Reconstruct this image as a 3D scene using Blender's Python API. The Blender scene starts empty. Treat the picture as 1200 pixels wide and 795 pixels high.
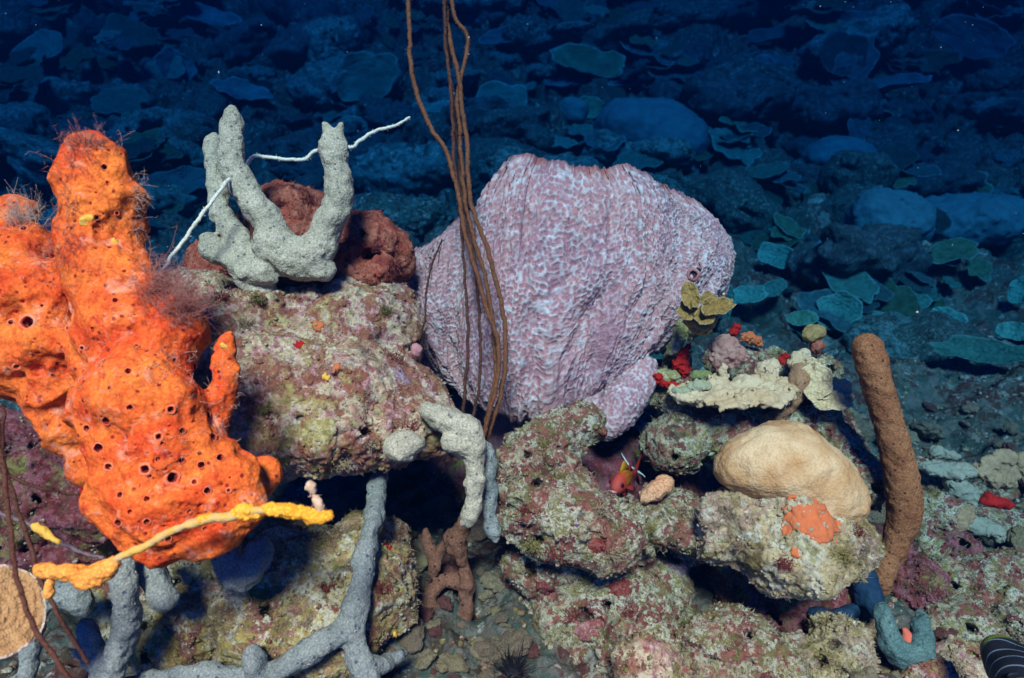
import bpy, math, random
import numpy as np
from mathutils import Vector, Matrix
from mathutils.bvhtree import BVHTree

# ------------------------------------------------------------------ camera, water light, exposure
SC = bpy.context.scene
COL = SC.collection
R = math.radians
PITCH = R(15)
CAM = np.array([0.0, 0.0, 1.0])
FW = np.array([0, math.cos(PITCH), -math.sin(PITCH)])
UP = np.array([0, math.sin(PITCH), math.cos(PITCH)])
RT = np.array([1.0, 0, 0])
cd = bpy.data.cameras.new('camera')
cd.sensor_width = 36; cd.lens = 24; cd.clip_start = 0.02; cd.clip_end = 200
cam = bpy.data.objects.new('camera', cd); COL.objects.link(cam)
cam.location = CAM; cam.rotation_euler = (math.pi/2 - PITCH, 0, 0)
SC.camera = cam
cd.dof.use_dof = True; cd.dof.focus_distance = 1.3; cd.dof.aperture_fstop = 4.5

SUN_EL, SUN_AZ = R(47), R(183)          # azimuth clockwise from +Y: behind the camera, a little to the left
w = bpy.data.worlds.new('World'); SC.world = w; w.use_nodes = True
nt = w.node_tree; nt.nodes.clear()
sky = nt.nodes.new('ShaderNodeTexSky'); sky.sky_type = 'NISHITA'; sky.sun_disc = False
sky.sun_elevation = SUN_EL; sky.sun_rotation = SUN_AZ
tint = nt.nodes.new('ShaderNodeMix'); tint.data_type = 'RGBA'; tint.blend_type = 'MULTIPLY'
tint.inputs['Factor'].default_value = 1.0
tint.inputs[7].default_value = (0.025, 0.17, 0.6, 1)    # the blue the water above lets through
bg = nt.nodes.new('ShaderNodeBackground'); bg.inputs['Strength'].default_value = 0.05
out = nt.nodes.new('ShaderNodeOutputWorld')
nt.links.new(sky.outputs[0], tint.inputs[6]); nt.links.new(tint.outputs[2], bg.inputs[0]); nt.links.new(bg.outputs[0], out.inputs[0])
sd = bpy.data.lights.new('sun', 'SUN'); sd.energy = 5.0; sd.angle = R(12); sd.color = (1.0, 0.465, 0.31)
sun = bpy.data.objects.new('sun', sd); COL.objects.link(sun)
sdir = Vector((math.sin(SUN_AZ)*math.cos(SUN_EL), math.cos(SUN_AZ)*math.cos(SUN_EL), math.sin(SUN_EL)))
sun.rotation_euler = sdir.to_track_quat('Z', 'Y').to_euler()
sun.location = (0, -3, 6)
SC.view_settings.view_transform = 'Standard'; SC.view_settings.look = 'None'
SC.view_settings.exposure = 2.15; SC.view_settings.gamma = 1
SC.view_settings.use_curve_mapping = False
SC.cycles.use_denoising = True
SC.cycles.max_bounces = 5; SC.cycles.diffuse_bounces = 3; SC.cycles.glossy_bounces = 2; SC.cycles.volume_bounces = 1
SC.cycles.transmission_bounces = 2; SC.cycles.caustics_reflective = False; SC.cycles.caustics_refractive = False

WATER_LOSS = (0.46, 0.208, 0.108)       # extinction per metre, red green blue
WATER_SCATTER = (0.0001, 0.0028, 0.0100)

# ------------------------------------------------------------------ picture coordinates -> world
def at(px, py, d):
    return CAM + d*(FW + RT*((px-600)/800) + UP*((397.5-py)/800))
def S(px, d): return px*d/800
def ray(px, py):
    v = FW + RT*((px-600)/800) + UP*((397.5-py)/800)
    return v/np.linalg.norm(v)

# ------------------------------------------------------------------ noise
def _hash(ix, iy, iz, seed):
    h = (ix.astype(np.uint32)*np.uint32(374761393) + iy.astype(np.uint32)*np.uint32(668265263)
         + iz.astype(np.uint32)*np.uint32(2147483647) + np.uint32((seed*144665+1013) & 0xffffffff))
    h = (h ^ (h >> np.uint32(13)))*np.uint32(1274126177)
    h = (h ^ (h >> np.uint32(16)))*np.uint32(2246822519)
    return h ^ (h >> np.uint32(15))
def noise3(P, seed=0):
    P = np.asarray(P, np.float32)
    I = np.floor(P); f = P-I; I = I.astype(np.int64)
    u = f*f*f*(f*(f*6-15)+10)
    tot = 0
    for dx in (0, 1):
        for dy in (0, 1):
            for dz in (0, 1):
                h = _hash(I[:, 0]+dx, I[:, 1]+dy, I[:, 2]+dz, seed)
                gx = (h & np.uint32(1023)).astype(np.float32)/511.5-1
                gy = ((h >> np.uint32(10)) & np.uint32(1023)).astype(np.float32)/511.5-1
                gz = ((h >> np.uint32(20)) & np.uint32(1023)).astype(np.float32)/511.5-1
                g = gx*(f[:, 0]-dx)+gy*(f[:, 1]-dy)+gz*(f[:, 2]-dz)
                wt = (u[:, 0] if dx else 1-u[:, 0])*(u[:, 1] if dy else 1-u[:, 1])*(u[:, 2] if dz else 1-u[:, 2])
                tot = tot+wt*g
    return tot*1.1
def fbm(P, freq, octaves=4, gain=.5, seed=0, ridged=False):
    a, t = 1.0, 0
    for o in range(octaves):
        n = noise3(np.asarray(P)*freq*(2.03**o)+o*17.3, seed+o)
        t = t+a*((0.5-np.abs(n)*1.8) if ridged else n); a *= gain
    return t
def worley(P, freq, seed=0):
    P = np.asarray(P, np.float32)*freq
    I = np.floor(P).astype(np.int64); f = P-I
    best = np.full(len(P), 9., np.float32)
    for dx in (-1, 0, 1):
        for dy in (-1, 0, 1):
            for dz in (-1, 0, 1):
                h = _hash(I[:, 0]+dx, I[:, 1]+dy, I[:, 2]+dz, seed)
                jx = (h & np.uint32(1023)).astype(np.float32)/1023
                jy = ((h >> np.uint32(10)) & np.uint32(1023)).astype(np.float32)/1023
                jz = ((h >> np.uint32(20)) & np.uint32(1023)).astype(np.float32)/1023
                d = (dx+jx-f[:, 0])**2+(dy+jy-f[:, 1])**2+(dz+jz-f[:, 2])**2
                best = np.minimum(best, d)
    return np.sqrt(best)

# ------------------------------------------------------------------ mesh building
def mesh_np(name, V, F, smooth=True, mats=None, fm=None, attrs=None):
    """F: list of int arrays (n,3) or (n,4)."""
    me = bpy.data.meshes.new(name)
    V = np.asarray(V, np.float32); me.vertices.add(len(V)); me.vertices.foreach_set('co', V.ravel())
    F = [np.asarray(F, np.int32)] if isinstance(F, np.ndarray) else [np.asarray(f, np.int32) for f in F if len(f)]
    li = np.concatenate([f.ravel() for f in F])
    ls = np.concatenate([np.full(len(f), f.shape[1], np.int32) for f in F])
    me.loops.add(len(li)); me.loops.foreach_set('vertex_index', li)
    me.polygons.add(len(ls))
    st = np.zeros(len(ls), np.int32); st[1:] = np.cumsum(ls)[:-1]
    me.polygons.foreach_set('loop_start', st)
    if smooth: me.polygons.foreach_set('use_smooth', np.ones(len(ls), bool))
    for m in (mats or []): me.materials.append(m)
    if fm is not None: me.polygons.foreach_set('material_index', np.asarray(fm, np.int32))
    for k, a in (attrs or {}).items():
        at_ = me.attributes.new(k, 'FLOAT', 'POINT'); at_.data.foreach_set('value', np.asarray(a, np.float32))
    me.update(); me.validate()
    return me

def tag(o, label=None, cat=None, group=None, kind=None):
    if label: o['label'] = label
    if cat: o['category'] = cat
    if group: o['group'] = group
    if kind: o['kind'] = kind
    return o
def link(name, me, base=(0, 0, 0), parent=None):
    o = bpy.data.objects.new(name, me); COL.objects.link(o)
    if parent is not None: o.parent = parent
    o.location = base
    return o
def build(name, V, F, mat, base=None, parent=None, label=None, cat=None, group=None, kind=None, attrs=None, smooth=True, mats=None, fm=None):
    """world-space arrays -> one object whose origin is its base (for a child: its parent's origin)."""
    V = np.asarray(V, np.float64)
    if parent is not None:
        b = np.array(parent['_b']); loc = (0, 0, 0)
    else:
        if base is None:
            base = np.array([V[:, 0].mean(), V[:, 1].mean(), V[:, 2].min()])
        b = np.array(base); loc = b
    o = link(name, mesh_np(name, V-b, F, smooth, mats or [mat], fm, attrs), loc, parent)
    o['_b'] = [float(x) for x in b]
    return tag(o, label, cat, group, kind)
def empty(name, base, label, cat, group=None):
    o = bpy.data.objects.new(name, None); COL.objects.link(o); o.location = base; o.empty_display_size = .05
    o['_b'] = [float(x) for x in base]
    return tag(o, label, cat, group)

# ---- signed distance shapes -> mesh (surface nets)
class SDF:
    def __init__(s, k=.02): s.p = []; s.k = k; s.cut = []; s.n = []; s.rag = .3
    def ball(s, c, r, sq=(1, 1, 1), k=None): s.p.append(('e', np.array(c), np.array(sq)*r, k)); return s
    def chain(s, pts, rad, k=None):
        pts = [np.array(p) for p in pts]
        for i in range(len(pts)-1): s.p.append(('c', pts[i], pts[i+1], rad[i], rad[i+1], k))
        return s
    def hole(s, a, b, r0, r1): s.cut.append((np.array(a), np.array(b), r0, r1)); return s
    def noise(s, amp, freq, octaves=4, seed=0, gain=.5, ridged=False): s.n.append((amp, freq, octaves, gain, seed, ridged)); return s
    def cells(s, amp, freq, seed=0): s.n.append((amp, freq, 0, 0, seed, False)); return s
    def bounds(s):
        lo = np.full(3, 9e9); hi = -lo
        for q in s.p:
            if q[0] == 'e': lo = np.minimum(lo, q[1]-q[2]); hi = np.maximum(hi, q[1]+q[2])
            else:
                r = max(q[3], q[4])
                lo = np.minimum(lo, np.minimum(q[1], q[2])-r); hi = np.maximum(hi, np.maximum(q[1], q[2])+r)
        a = sum(n[0] for n in s.n)*1.2+.008
        return lo-a, hi+a
    def f(s, P, fine=True):
        P = P.astype(np.float32); d = None
        for q in s.p:
            if q[0] == 'e':
                x = P-q[1].astype(np.float32); r = q[2].astype(np.float32)
                k0 = np.sqrt(((x/r)**2).sum(1)); k1 = np.sqrt(((x/(r*r))**2).sum(1))+1e-6
                e = k0*(k0-1)/k1
                e = np.where(k0 < 1e-3, -r.min(), e); k = q[3]
            else:
                a = q[1].astype(np.float32); ab = (q[2]-q[1]).astype(np.float32)
                t = np.clip(((P-a)@ab)/max(float(ab@ab), 1e-12), 0, 1)
                e = np.sqrt(((P-a-t[:, None]*ab)**2).sum(1))-(q[3]+(q[4]-q[3])*t); k = q[5]
            k = s.k if k is None else k
            if d is None: d = e
            else:
                h = np.maximum(k-np.abs(d-e), 0)/k
                d = np.minimum(d, e)-h*h*k*.25
        if fine:
            for amp, fr, oc, ga, se, ri in s.n:
                if oc: d = d-amp*fbm(P, fr, oc, ga, se, ri)
                else:
                    wq = P+(.25/fr)*np.stack([noise3(P*fr*1.3, se+1), noise3(P*fr*1.3+9, se+2), noise3(P*fr*1.3+5, se+3)], 1)
                    d = d-amp*(.55-worley(wq, fr, se))
            for a, b, r0, r1 in s.cut:
                ab = (b-a); t = np.clip(((P-a)@ab)/float(ab@ab), 0, 1)
                c = np.sqrt(((P-a-t[:, None]*ab)**2).sum(1))-(r0+(r1-r0)*t)
                nr = c < r0*1.5
                if nr.any(): c[nr] += s.rag*r0*fbm(P[nr], .9/r0, 2, .6, 7)
                d = np.maximum(d, -c)
        return d
    def mesh(s, h):
        lo, hi = s.bounds(); C = 4
        nc = np.ceil((hi-lo)/(h*C)).astype(int)+2
        gc = np.stack(np.meshgrid(*[np.arange(n) for n in nc], indexing='ij'), -1).reshape(-1, 3)
        Pc = lo+(gc+.5)*(h*C)-h*.5
        dc = s.f(Pc, True)
        lim = h*C*1.6+sum(n[0] for n in s.n if n[1]*h*C > .25)*1.3+.002
        if s.cut: lim += .018
        near = np.abs(dc) < lim
        shp = nc*C
        val = np.repeat(np.repeat(np.repeat(dc.reshape(nc), C, 0), C, 1), C, 2).astype(np.float32)
        off = np.stack(np.meshgrid(*[np.arange(C)]*3, indexing='ij'), -1).reshape(1, -1, 3)
        idx = (gc[near][:, None, :]*C+off).reshape(-1, 3)
        for i in range(0, len(idx), 600000):
            q = idx[i:i+600000]
            val[q[:, 0], q[:, 1], q[:, 2]] = s.f(lo+q*h)
        return surface_nets(val, lo, h)
def surface_nets(v, lo, h):
    ins = v < 0
    c = [ins[dx:ins.shape[0]-1+dx, dy:ins.shape[1]-1+dy, dz:ins.shape[2]-1+dz] for dx in (0, 1) for dy in (0, 1) for dz in (0, 1)]
    cnt = sum(x.astype(np.int8) for x in c)
    act = (cnt > 0) & (cnt < 8)
    idx = np.argwhere(act)
    cid = np.full(act.shape, -1, np.int32); cid[act] = np.arange(len(idx))
    acc = np.zeros((len(idx), 3), np.float32); n = np.zeros(len(idx), np.float32)
    cor = [np.array((dx, dy, dz)) for dx in (0, 1) for dy in (0, 1) for dz in (0, 1)]
    for a in range(8):
        for ax in range(3):
            if cor[a][ax] == 0:
                b = cor[a].copy(); b[ax] = 1
                ia = idx+cor[a]; ib = idx+b
                va = v[ia[:, 0], ia[:, 1], ia[:, 2]]; vb = v[ib[:, 0], ib[:, 1], ib[:, 2]]
                m = (va < 0) != (vb < 0)
                t = np.where(m, va/np.where(m, va-vb, 1), 0)
                p = np.tile(cor[a].astype(np.float32), (len(idx), 1)); p[:, ax] += t
                acc += p*m[:, None]; n += m
    V = lo+(idx+acc/n[:, None])*h
    F = []
    for ax in range(3):
        o1, o2 = [(1, 2), (2, 0), (0, 1)][ax]
        sl0 = [slice(None)]*3; sl1 = [slice(None)]*3
        sl0[ax] = slice(0, -1); sl1[ax] = slice(1, None)
        A, B = ins[tuple(sl0)], ins[tuple(sl1)]
        for inside_first in (True, False):
            m = (A & ~B) if inside_first else (~A & B)
            g = np.argwhere(m)
            g = g[(g[:, o1] > 0) & (g[:, o2] > 0) & (g[:, o1] < v.shape[o1]-1) & (g[:, o2] < v.shape[o2]-1)]
            if not len(g): continue
            def cell(d1, d2):
                q = g.copy(); q[:, o1] += d1; q[:, o2] += d2
                return cid[q[:, 0], q[:, 1], q[:, 2]]
            f = np.stack([cell(-1, -1), cell(0, -1), cell(0, 0), cell(-1, 0)], 1)
            if not inside_first: f = f[:, ::-1]
            F.append(f)
    F = np.concatenate(F); F = F[(F >= 0).all(1)]
    return V, F
def vnormals(V, F):
    N = np.zeros_like(V)
    n = np.cross(V[F[:, 2]]-V[F[:, 0]], V[F[:, -1]]-V[F[:, 1]])
    for i in range(F.shape[1]): np.add.at(N, F[:, i], n)
    return N/(np.linalg.norm(N, axis=1)[:, None]+1e-12)

def smooth_path(pts, n=6):
    """Catmull-Rom through rows of any width."""
    P = np.array(pts, float)
    if len(P) < 3: return P
    Q = np.vstack([2*P[0]-P[1], P, 2*P[-1]-P[-2]]); o = []
    for i in range(1, len(Q)-2):
        for t in np.linspace(0, 1, n, endpoint=False):
            a, b, c, d = Q[i-1], Q[i], Q[i+1], Q[i+2]
            o.append(.5*(2*b+(c-a)*t+(2*a-5*b+4*c-d)*t*t+(3*b-a-3*c+d)*t**3))
    o.append(Q[-2]); return np.array(o)
def pxpath(rows, n=5):
    """rows (px, py, depth, radius px) -> world points and radii."""
    q = smooth_path(rows, n)
    P = np.array([at(a, b, c) for a, b, c, _ in q]); r = np.array([S(max(x[3], .3), x[2]) for x in q])
    return P, r
def tubes(paths, radii, sides=5):
    """paths (N,K,3), radii (N,K) -> verts, quads (closed ends by a pinch)."""
    paths = np.asarray(paths, float); N, K, _ = paths.shape; radii = np.broadcast_to(radii, (N, K))
    T = np.gradient(paths, axis=1); T /= np.linalg.norm(T, axis=2, keepdims=True)+1e-12
    ref = np.where(np.abs(T[:, :, 2:3]) > .9, np.array([1., 0, 0]), np.array([0, 0, 1.]))
    ref = np.broadcast_to(ref[:, K//2:K//2+1], T.shape)
    A = np.cross(T, ref); A /= np.linalg.norm(A, axis=2, keepdims=True)+1e-12
    B = np.cross(T, A)
    an = np.arange(sides)*2*math.pi/sides
    V = paths[:, :, None]+radii[:, :, None, None]*(A[:, :, None]*np.cos(an)[None, None, :, None]+B[:, :, None]*np.sin(an)[None, None, :, None])
    idx = np.arange(N*K*sides).reshape(N, K, sides)
    a = idx[:, :-1]; b = idx[:, 1:]
    F = np.stack([a, np.roll(a, -1, 2), np.roll(b, -1, 2), b], -1).reshape(-1, 4)
    return V.reshape(-1, 3), F
def tube1(P, r, sides=10):
    P = np.vstack([P[0]+(P[0]-P[1])*.02, P, P[-1]+(P[-1]-P[-2])*.02]); r = np.concatenate([[1e-5], r, [1e-5]])
    return tubes(P[None], r[None], sides)

# ---- scatter on a surface
def sample_surface(V, F, n, rng, nz=None):
    tri = np.concatenate([F[:, :3], F[:, [0, 2, 3]]]) if F.shape[1] == 4 else F
    a, b, c = V[tri[:, 0]], V[tri[:, 1]], V[tri[:, 2]]
    nn = np.cross(b-a, c-a); ar = np.linalg.norm(nn, axis=1); nn = nn/(ar[:, None]+1e-12)
    wt = ar.copy()
    if nz is not None: wt = wt*(nn[:, 2] > nz)
    i = rng.choice(len(tri), n, p=wt/wt.sum())
    u = rng.random((n, 1)); v = rng.random((n, 1)); m = (u+v) > 1; u = np.where(m, 1-u, u); v = np.where(m, 1-v, v)
    return a[i]+(b[i]-a[i])*u+(c[i]-a[i])*v, nn[i]
def blades(P, N, rng, length, width, spread=.6):
    """short pointed filaments standing on a surface."""
    n = len(P); D = N+rng.normal(0, spread, (n, 3)); D /= np.linalg.norm(D, axis=1)[:, None]
    L = (length*(.4+rng.random(n)))[:, None]
    bend = rng.normal(0, .35, (n, 3))*L
    pts = np.stack([P-D*L*.1, P+D*L*.5+bend*.3, P+D*L+bend], 1)
    rd = width*np.array([1, .8, .15])[None]*(.6+.8*rng.random((n, 1)))
    return tubes(pts, rd, 3)
_ico = None
def crumbs(P, N, rng, size):
    """small irregular nodules grown onto a surface."""
    global _ico
    if _ico is None:
        t = (1+5**.5)/2
        v = np.array([(-1, t, 0), (1, t, 0), (-1, -t, 0), (1, -t, 0), (0, -1, t), (0, 1, t), (0, -1, -t), (0, 1, -t), (t, 0, -1), (t, 0, 1), (-t, 0, -1), (-t, 0, 1)], float)
        f = np.array([(0, 11, 5), (0, 5, 1), (0, 1, 7), (0, 7, 10), (0, 10, 11), (1, 5, 9), (5, 11, 4), (11, 10, 2), (10, 7, 6), (7, 1, 8), (3, 9, 4), (3, 4, 2), (3, 2, 6), (3, 6, 8), (3, 8, 9), (4, 9, 5), (2, 4, 11), (6, 2, 10), (8, 6, 7), (9, 8, 1)])
        _ico = (v/np.linalg.norm(v[0]), f)
    v, f = _ico; n = len(P)
    s = size*(.35+rng.random((n, 1, 1))**2*1.3)*(.6+.8*rng.random((n, 1, 3)))
    W = P[:, None]+N[:, None]*s*.2+v[None]*s*(1+rng.normal(0, .18, (n, 12, 1)))
    F = (f[None]+12*np.arange(n)[:, None, None]).reshape(-1, 3)
    return W.reshape(-1, 3), F

# ------------------------------------------------------------------ materials
class NT:
    def __init__(s, name):
        s.m = bpy.data.materials.new(name); s.m.use_nodes = True
        s.t = s.m.node_tree; s.t.nodes.clear()
        s.out = s.t.nodes.new('ShaderNodeOutputMaterial')
        s.b = s.t.nodes.new('ShaderNodeBsdfPrincipled'); s.l(s.b.outputs[0], s.out.inputs[0])
        s.b.inputs['Specular IOR Level'].default_value = .12
        s.tc = s.t.nodes.new('ShaderNodeTexCoord').outputs['Object']
    def l(s, a, b): s.t.links.new(a, b)
    def set(s, i, v):
        if hasattr(v, 'is_output') or isinstance(v, bpy.types.NodeSocket): s.l(v, i)
        else: i.default_value = v
    def shift(s, seed, stretch=(1, 1, 1)):
        n = s.t.nodes.new('ShaderNodeMapping'); s.l(s.tc, n.inputs[0]); n.inputs['Location'].default_value = (seed*3.17 % 7, seed*1.71 % 5, seed*2.39 % 6)
        n.inputs['Scale'].default_value = stretch
        return n.outputs[0]
    def noise(s, vec, scale, detail=4, rough=.55, dist=0):
        n = s.t.nodes.new('ShaderNodeTexNoise'); s.l(vec, n.inputs['Vector'])
        n.inputs['Scale'].default_value = scale; n.inputs['Detail'].default_value = detail
        n.inputs['Roughness'].default_value = rough; n.inputs['Distortion'].default_value = dist
        return n.outputs[0]
    def vor(s, vec, scale, feature='F1', out='Distance', rand=1):
        n = s.t.nodes.new('ShaderNodeTexVoronoi'); n.feature = feature; s.l(vec, n.inputs['Vector'])
        n.inputs['Scale'].default_value = scale; n.inputs['Randomness'].default_value = rand
        return n.outputs[out]
    def ramp(s, fac, stops, mode='LINEAR'):
        n = s.t.nodes.new('ShaderNodeValToRGB'); s.l(fac, n.inputs[0]); cr = n.color_ramp; cr.interpolation = mode
        while len(cr.elements) < len(stops): cr.elements.new(.5)
        for e, (p, c) in zip(cr.elements, stops):
            e.position = p; e.color = (c, c, c, 1) if not hasattr(c, '__len__') else (*c[:3], 1)
        return n.outputs[0]
    def mix(s, fac, a, b, blend='MIX'):
        n = s.t.nodes.new('ShaderNodeMix'); n.data_type = 'RGBA'; n.blend_type = blend
        s.set(n.inputs[0], fac)
        for i, v in ((6, a), (7, b)):
            if isinstance(v, (tuple, list)): n.inputs[i].default_value = (*v[:3], 1)
            else: s.l(v, n.inputs[i])
        return n.outputs[2]
    def math(s, op, a, b=0.):
        n = s.t.nodes.new('ShaderNodeMath'); n.operation = op; s.set(n.inputs[0], a); s.set(n.inputs[1], b); return n.outputs[0]
    def attr(s, k):
        n = s.t.nodes.new('ShaderNodeAttribute'); n.attribute_name = k; return n.outputs['Fac']
    def bump(s, hgt, strength=.5, dist=.004, prev=None):
        n = s.t.nodes.new('ShaderNodeBump'); s.l(hgt, n.inputs['Height']); n.inputs['Strength'].default_value = strength; n.inputs['Distance'].default_value = dist
        if prev is not None: s.l(prev, n.inputs['Normal'])
        return n.outputs[0]
    def done(s, col, rough=.75, nor=None):
        s.set(s.b.inputs['Base Color'], (*col, 1) if isinstance(col, tuple) else col)
        s.set(s.b.inputs['Roughness'], rough)
        if nor is not None: s.l(nor, s.b.inputs['Normal'])
        return s.m
PINK = (.42, .20, .20); CREAM = (.52, .46, .32); OLIVE = (.20, .18, .06); MAROON = (.17, .035, .035); WHITE = (.68, .66, .58)
LILAC = (.36, .22, .34); RUST = (.30, .09, .04); DEEP = (.06, .045, .03); TEALG = (.16, .24, .19)
def crust(name, cols, seed, s=1., speck=.4, dark=.5, top=None):
    """rock overgrown with coralline crusts: layers of flat growths with ragged edges, sediment and dark turf."""
    n = NT(name); v = n.shift(seed); v2 = n.shift(seed+3.3); v3 = n.shift(seed+7.7)
    def steps(cs, lo, hi, soft):
        k = len(cs); st = []
        for i, c in enumerate(cs):
            a, b = lo+(hi-lo)*i/k, lo+(hi-lo)*(i+1)/k; q = (b-a)*soft
            st += [(max(a+q, 0), c), (min(b-q, 1), c)]
        return st
    c1 = n.ramp(n.noise(v, 8*s, 9, .7, .12), steps(cols, .30, .70, .22))
    rc = list(cols); random.Random(seed).shuffle(rc)
    c2 = n.ramp(n.noise(v2, 17*s, 9, .72, .12), steps(rc, .32, .68, .2))
    c = n.mix(n.ramp(n.noise(v3, 13*s, 7, .72, .1), [(.46, 0), (.53, 1)]), c1, c2)
    c = n.mix(n.ramp(n.noise(v2, 14*s, 9, .76, .15), [(.55, 0), (.61, dark)]), c, (.055, .03, .022))
    c = n.mix(n.ramp(n.noise(v3, 27*s, 9, .8, .1), [(.57, 0), (.63, speck)]), c, WHITE if top is None else top)
    h = n.noise(v, 140*s, 4, .65)
    c = n.mix(.6, c, n.ramp(h, [(.25, .4), (.75, 1.6)]), 'MULTIPLY')
    b1 = n.bump(n.noise(v, 300, 4, .7), .8, .003)
    b2 = n.bump(n.noise(v2, 80, 6, .7), .8, .008, b1)
    return n.done(c, .85, b2)
def sponge(name, c0, c1, seed, cell=230, pore=None, rough=.8, spot=None, dust=None):
    n = NT(name); v = n.shift(seed); v2 = n.shift(seed+4)
    c = n.mix(n.ramp(n.noise(v, 16, 6, .65), [(.38, 0), (.62, 1)]), c0, c1)
    d = n.vor(v, cell); gr = n.ramp(d, [(.15, 1.25), (.75, .68)])
    c = n.mix(.6, c, gr, 'MULTIPLY')
    if pore is not None:
        dv = n.vor(v2, 62); c = n.mix(n.ramp(dv, [(.13, 1), (.2, 0)]), c, pore)
    if spot is not None:
        c = n.mix(n.ramp(n.noise(v2, 34, 5, .7), [(.6, 0), (.68, .8)]), c, spot)
    c = n.mix(.7, c, n.ramp(n.noise(v, 330, 3, .7), [(.3, .5), (.5, .95), (.72, 1.6)]), 'MULTIPLY')
    if dust is not None:
        c = n.mix(n.ramp(n.noise(v, 22, 9, .78, .5), [(.55, 0), (.66, .75)]), c, dust)
    b = n.bump(d, .5, -.002); b = n.bump(n.noise(v2, 60, 5, .6), .6, .006, b)
    return n.done(c, rough, b)
def plain(name, c0, c1, seed, scale=40, rough=.75, bs=150, bd=.003):
    n = NT(name); v = n.shift(seed)
    c = n.mix(n.ramp(n.noise(v, scale, 6, .65), [(.36, 0), (.64, 1)]), c0, c1)
    return n.done(c, rough, n.bump(n.noise(v, bs, 4, .6), .7, bd))

# ================================================================== THE REEF SLOPE
KY = np.array([-.6, .3, 1.05, 1.25, 1.62, 2.1, 2.8, 3.8, 5.5, 8.0, 11.0, 13.0, 15.2])
KZ = np.array([.02, .02, .05, .06, .07, .10, .22, .45, .84, 1.72, 3.2, 4.7, 6.6])+0.0
def ground_z(x, y):
    x = np.asarray(x, float); y = np.asarray(y, float)
    z = np.interp(y, KY, KZ)
    P = np.stack([x, y, 0*x], -1).reshape(-1, 3)
    far = np.clip((y-2)/3, 0, 1)
    z = z+(.10+.35*far)*fbm(P, .55, 3, .5, 11).reshape(x.shape)+(.04+.10*far)*fbm(P, 2.1, 3, .55, 5).reshape(x.shape)
    return z
def at_ground(px, py):
    v = ray(px, py); t = np.linspace(.6, 17, 900); P = CAM+t[:, None]*v
    b = P[:, 2] < ground_z(P[:, 0], P[:, 1]); i = np.argmax(b) if b.any() else -1
    return P[i], float((P[i]-CAM)@FW)

rngT = np.random.default_rng(2)
ys = np.concatenate([np.linspace(-.3, .8, 20, endpoint=False), .8*np.exp(np.linspace(0, math.log(15.0/.8), 600))])
us = np.linspace(-1, 1, 520)
GY, GU = np.meshgrid(ys, us, indexing='ij'); GX = GU*(1.6+GY*.95)
GZ = ground_z(GX, GY)
V = np.stack([GX, GY, GZ], -1).reshape(-1, 3)
ix = np.arange(V.shape[0]).reshape(GX.shape)
F = np.stack([ix[:-1, :-1], ix[:-1, 1:], ix[1:, 1:], ix[1:, :-1]], -1).reshape(-1, 4)
N = vnormals(V, F)
far = np.clip((V[:, 1]-1.5)/4, .0, 1)
V = V+N*((.05+.12*far)*fbm(V, 3.0, 5, .6, 21, True)-(.03+.03*far)*(worley(V, 9, 3)*1.4-.6)-(.05+.22*far)*(worley(V, 2.3, 13)-.5)-.10*far*(worley(V, 5, 14)-.5)-.02*(worley(V, 24, 5)-.5)+(.012+.012*far)*fbm(V, 21, 3, .6, 8))[:, None]
M_reef = crust('reef_ground', [DEEP, (.065, .07, .055), (.14, .13, .11), (.09, .035, .03), (.24, .24, .20), (.05, .09, .075)], 1.3, .5, .6, .6)
g = build('reef_slope', V, F, M_reef, base=(0, 0, 0), kind='structure')
GV, GF = V, F
GB = BVHTree.FromPolygons(V.tolist(), F.tolist())
def at_ground(px, py):
    h = GB.ray_cast(Vector(CAM), Vector(ray(px, py)))
    P = np.array(h[0]) if h[0] is not None else at(px, py, 15.)
    return P, float((P-CAM)@FW)

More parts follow.
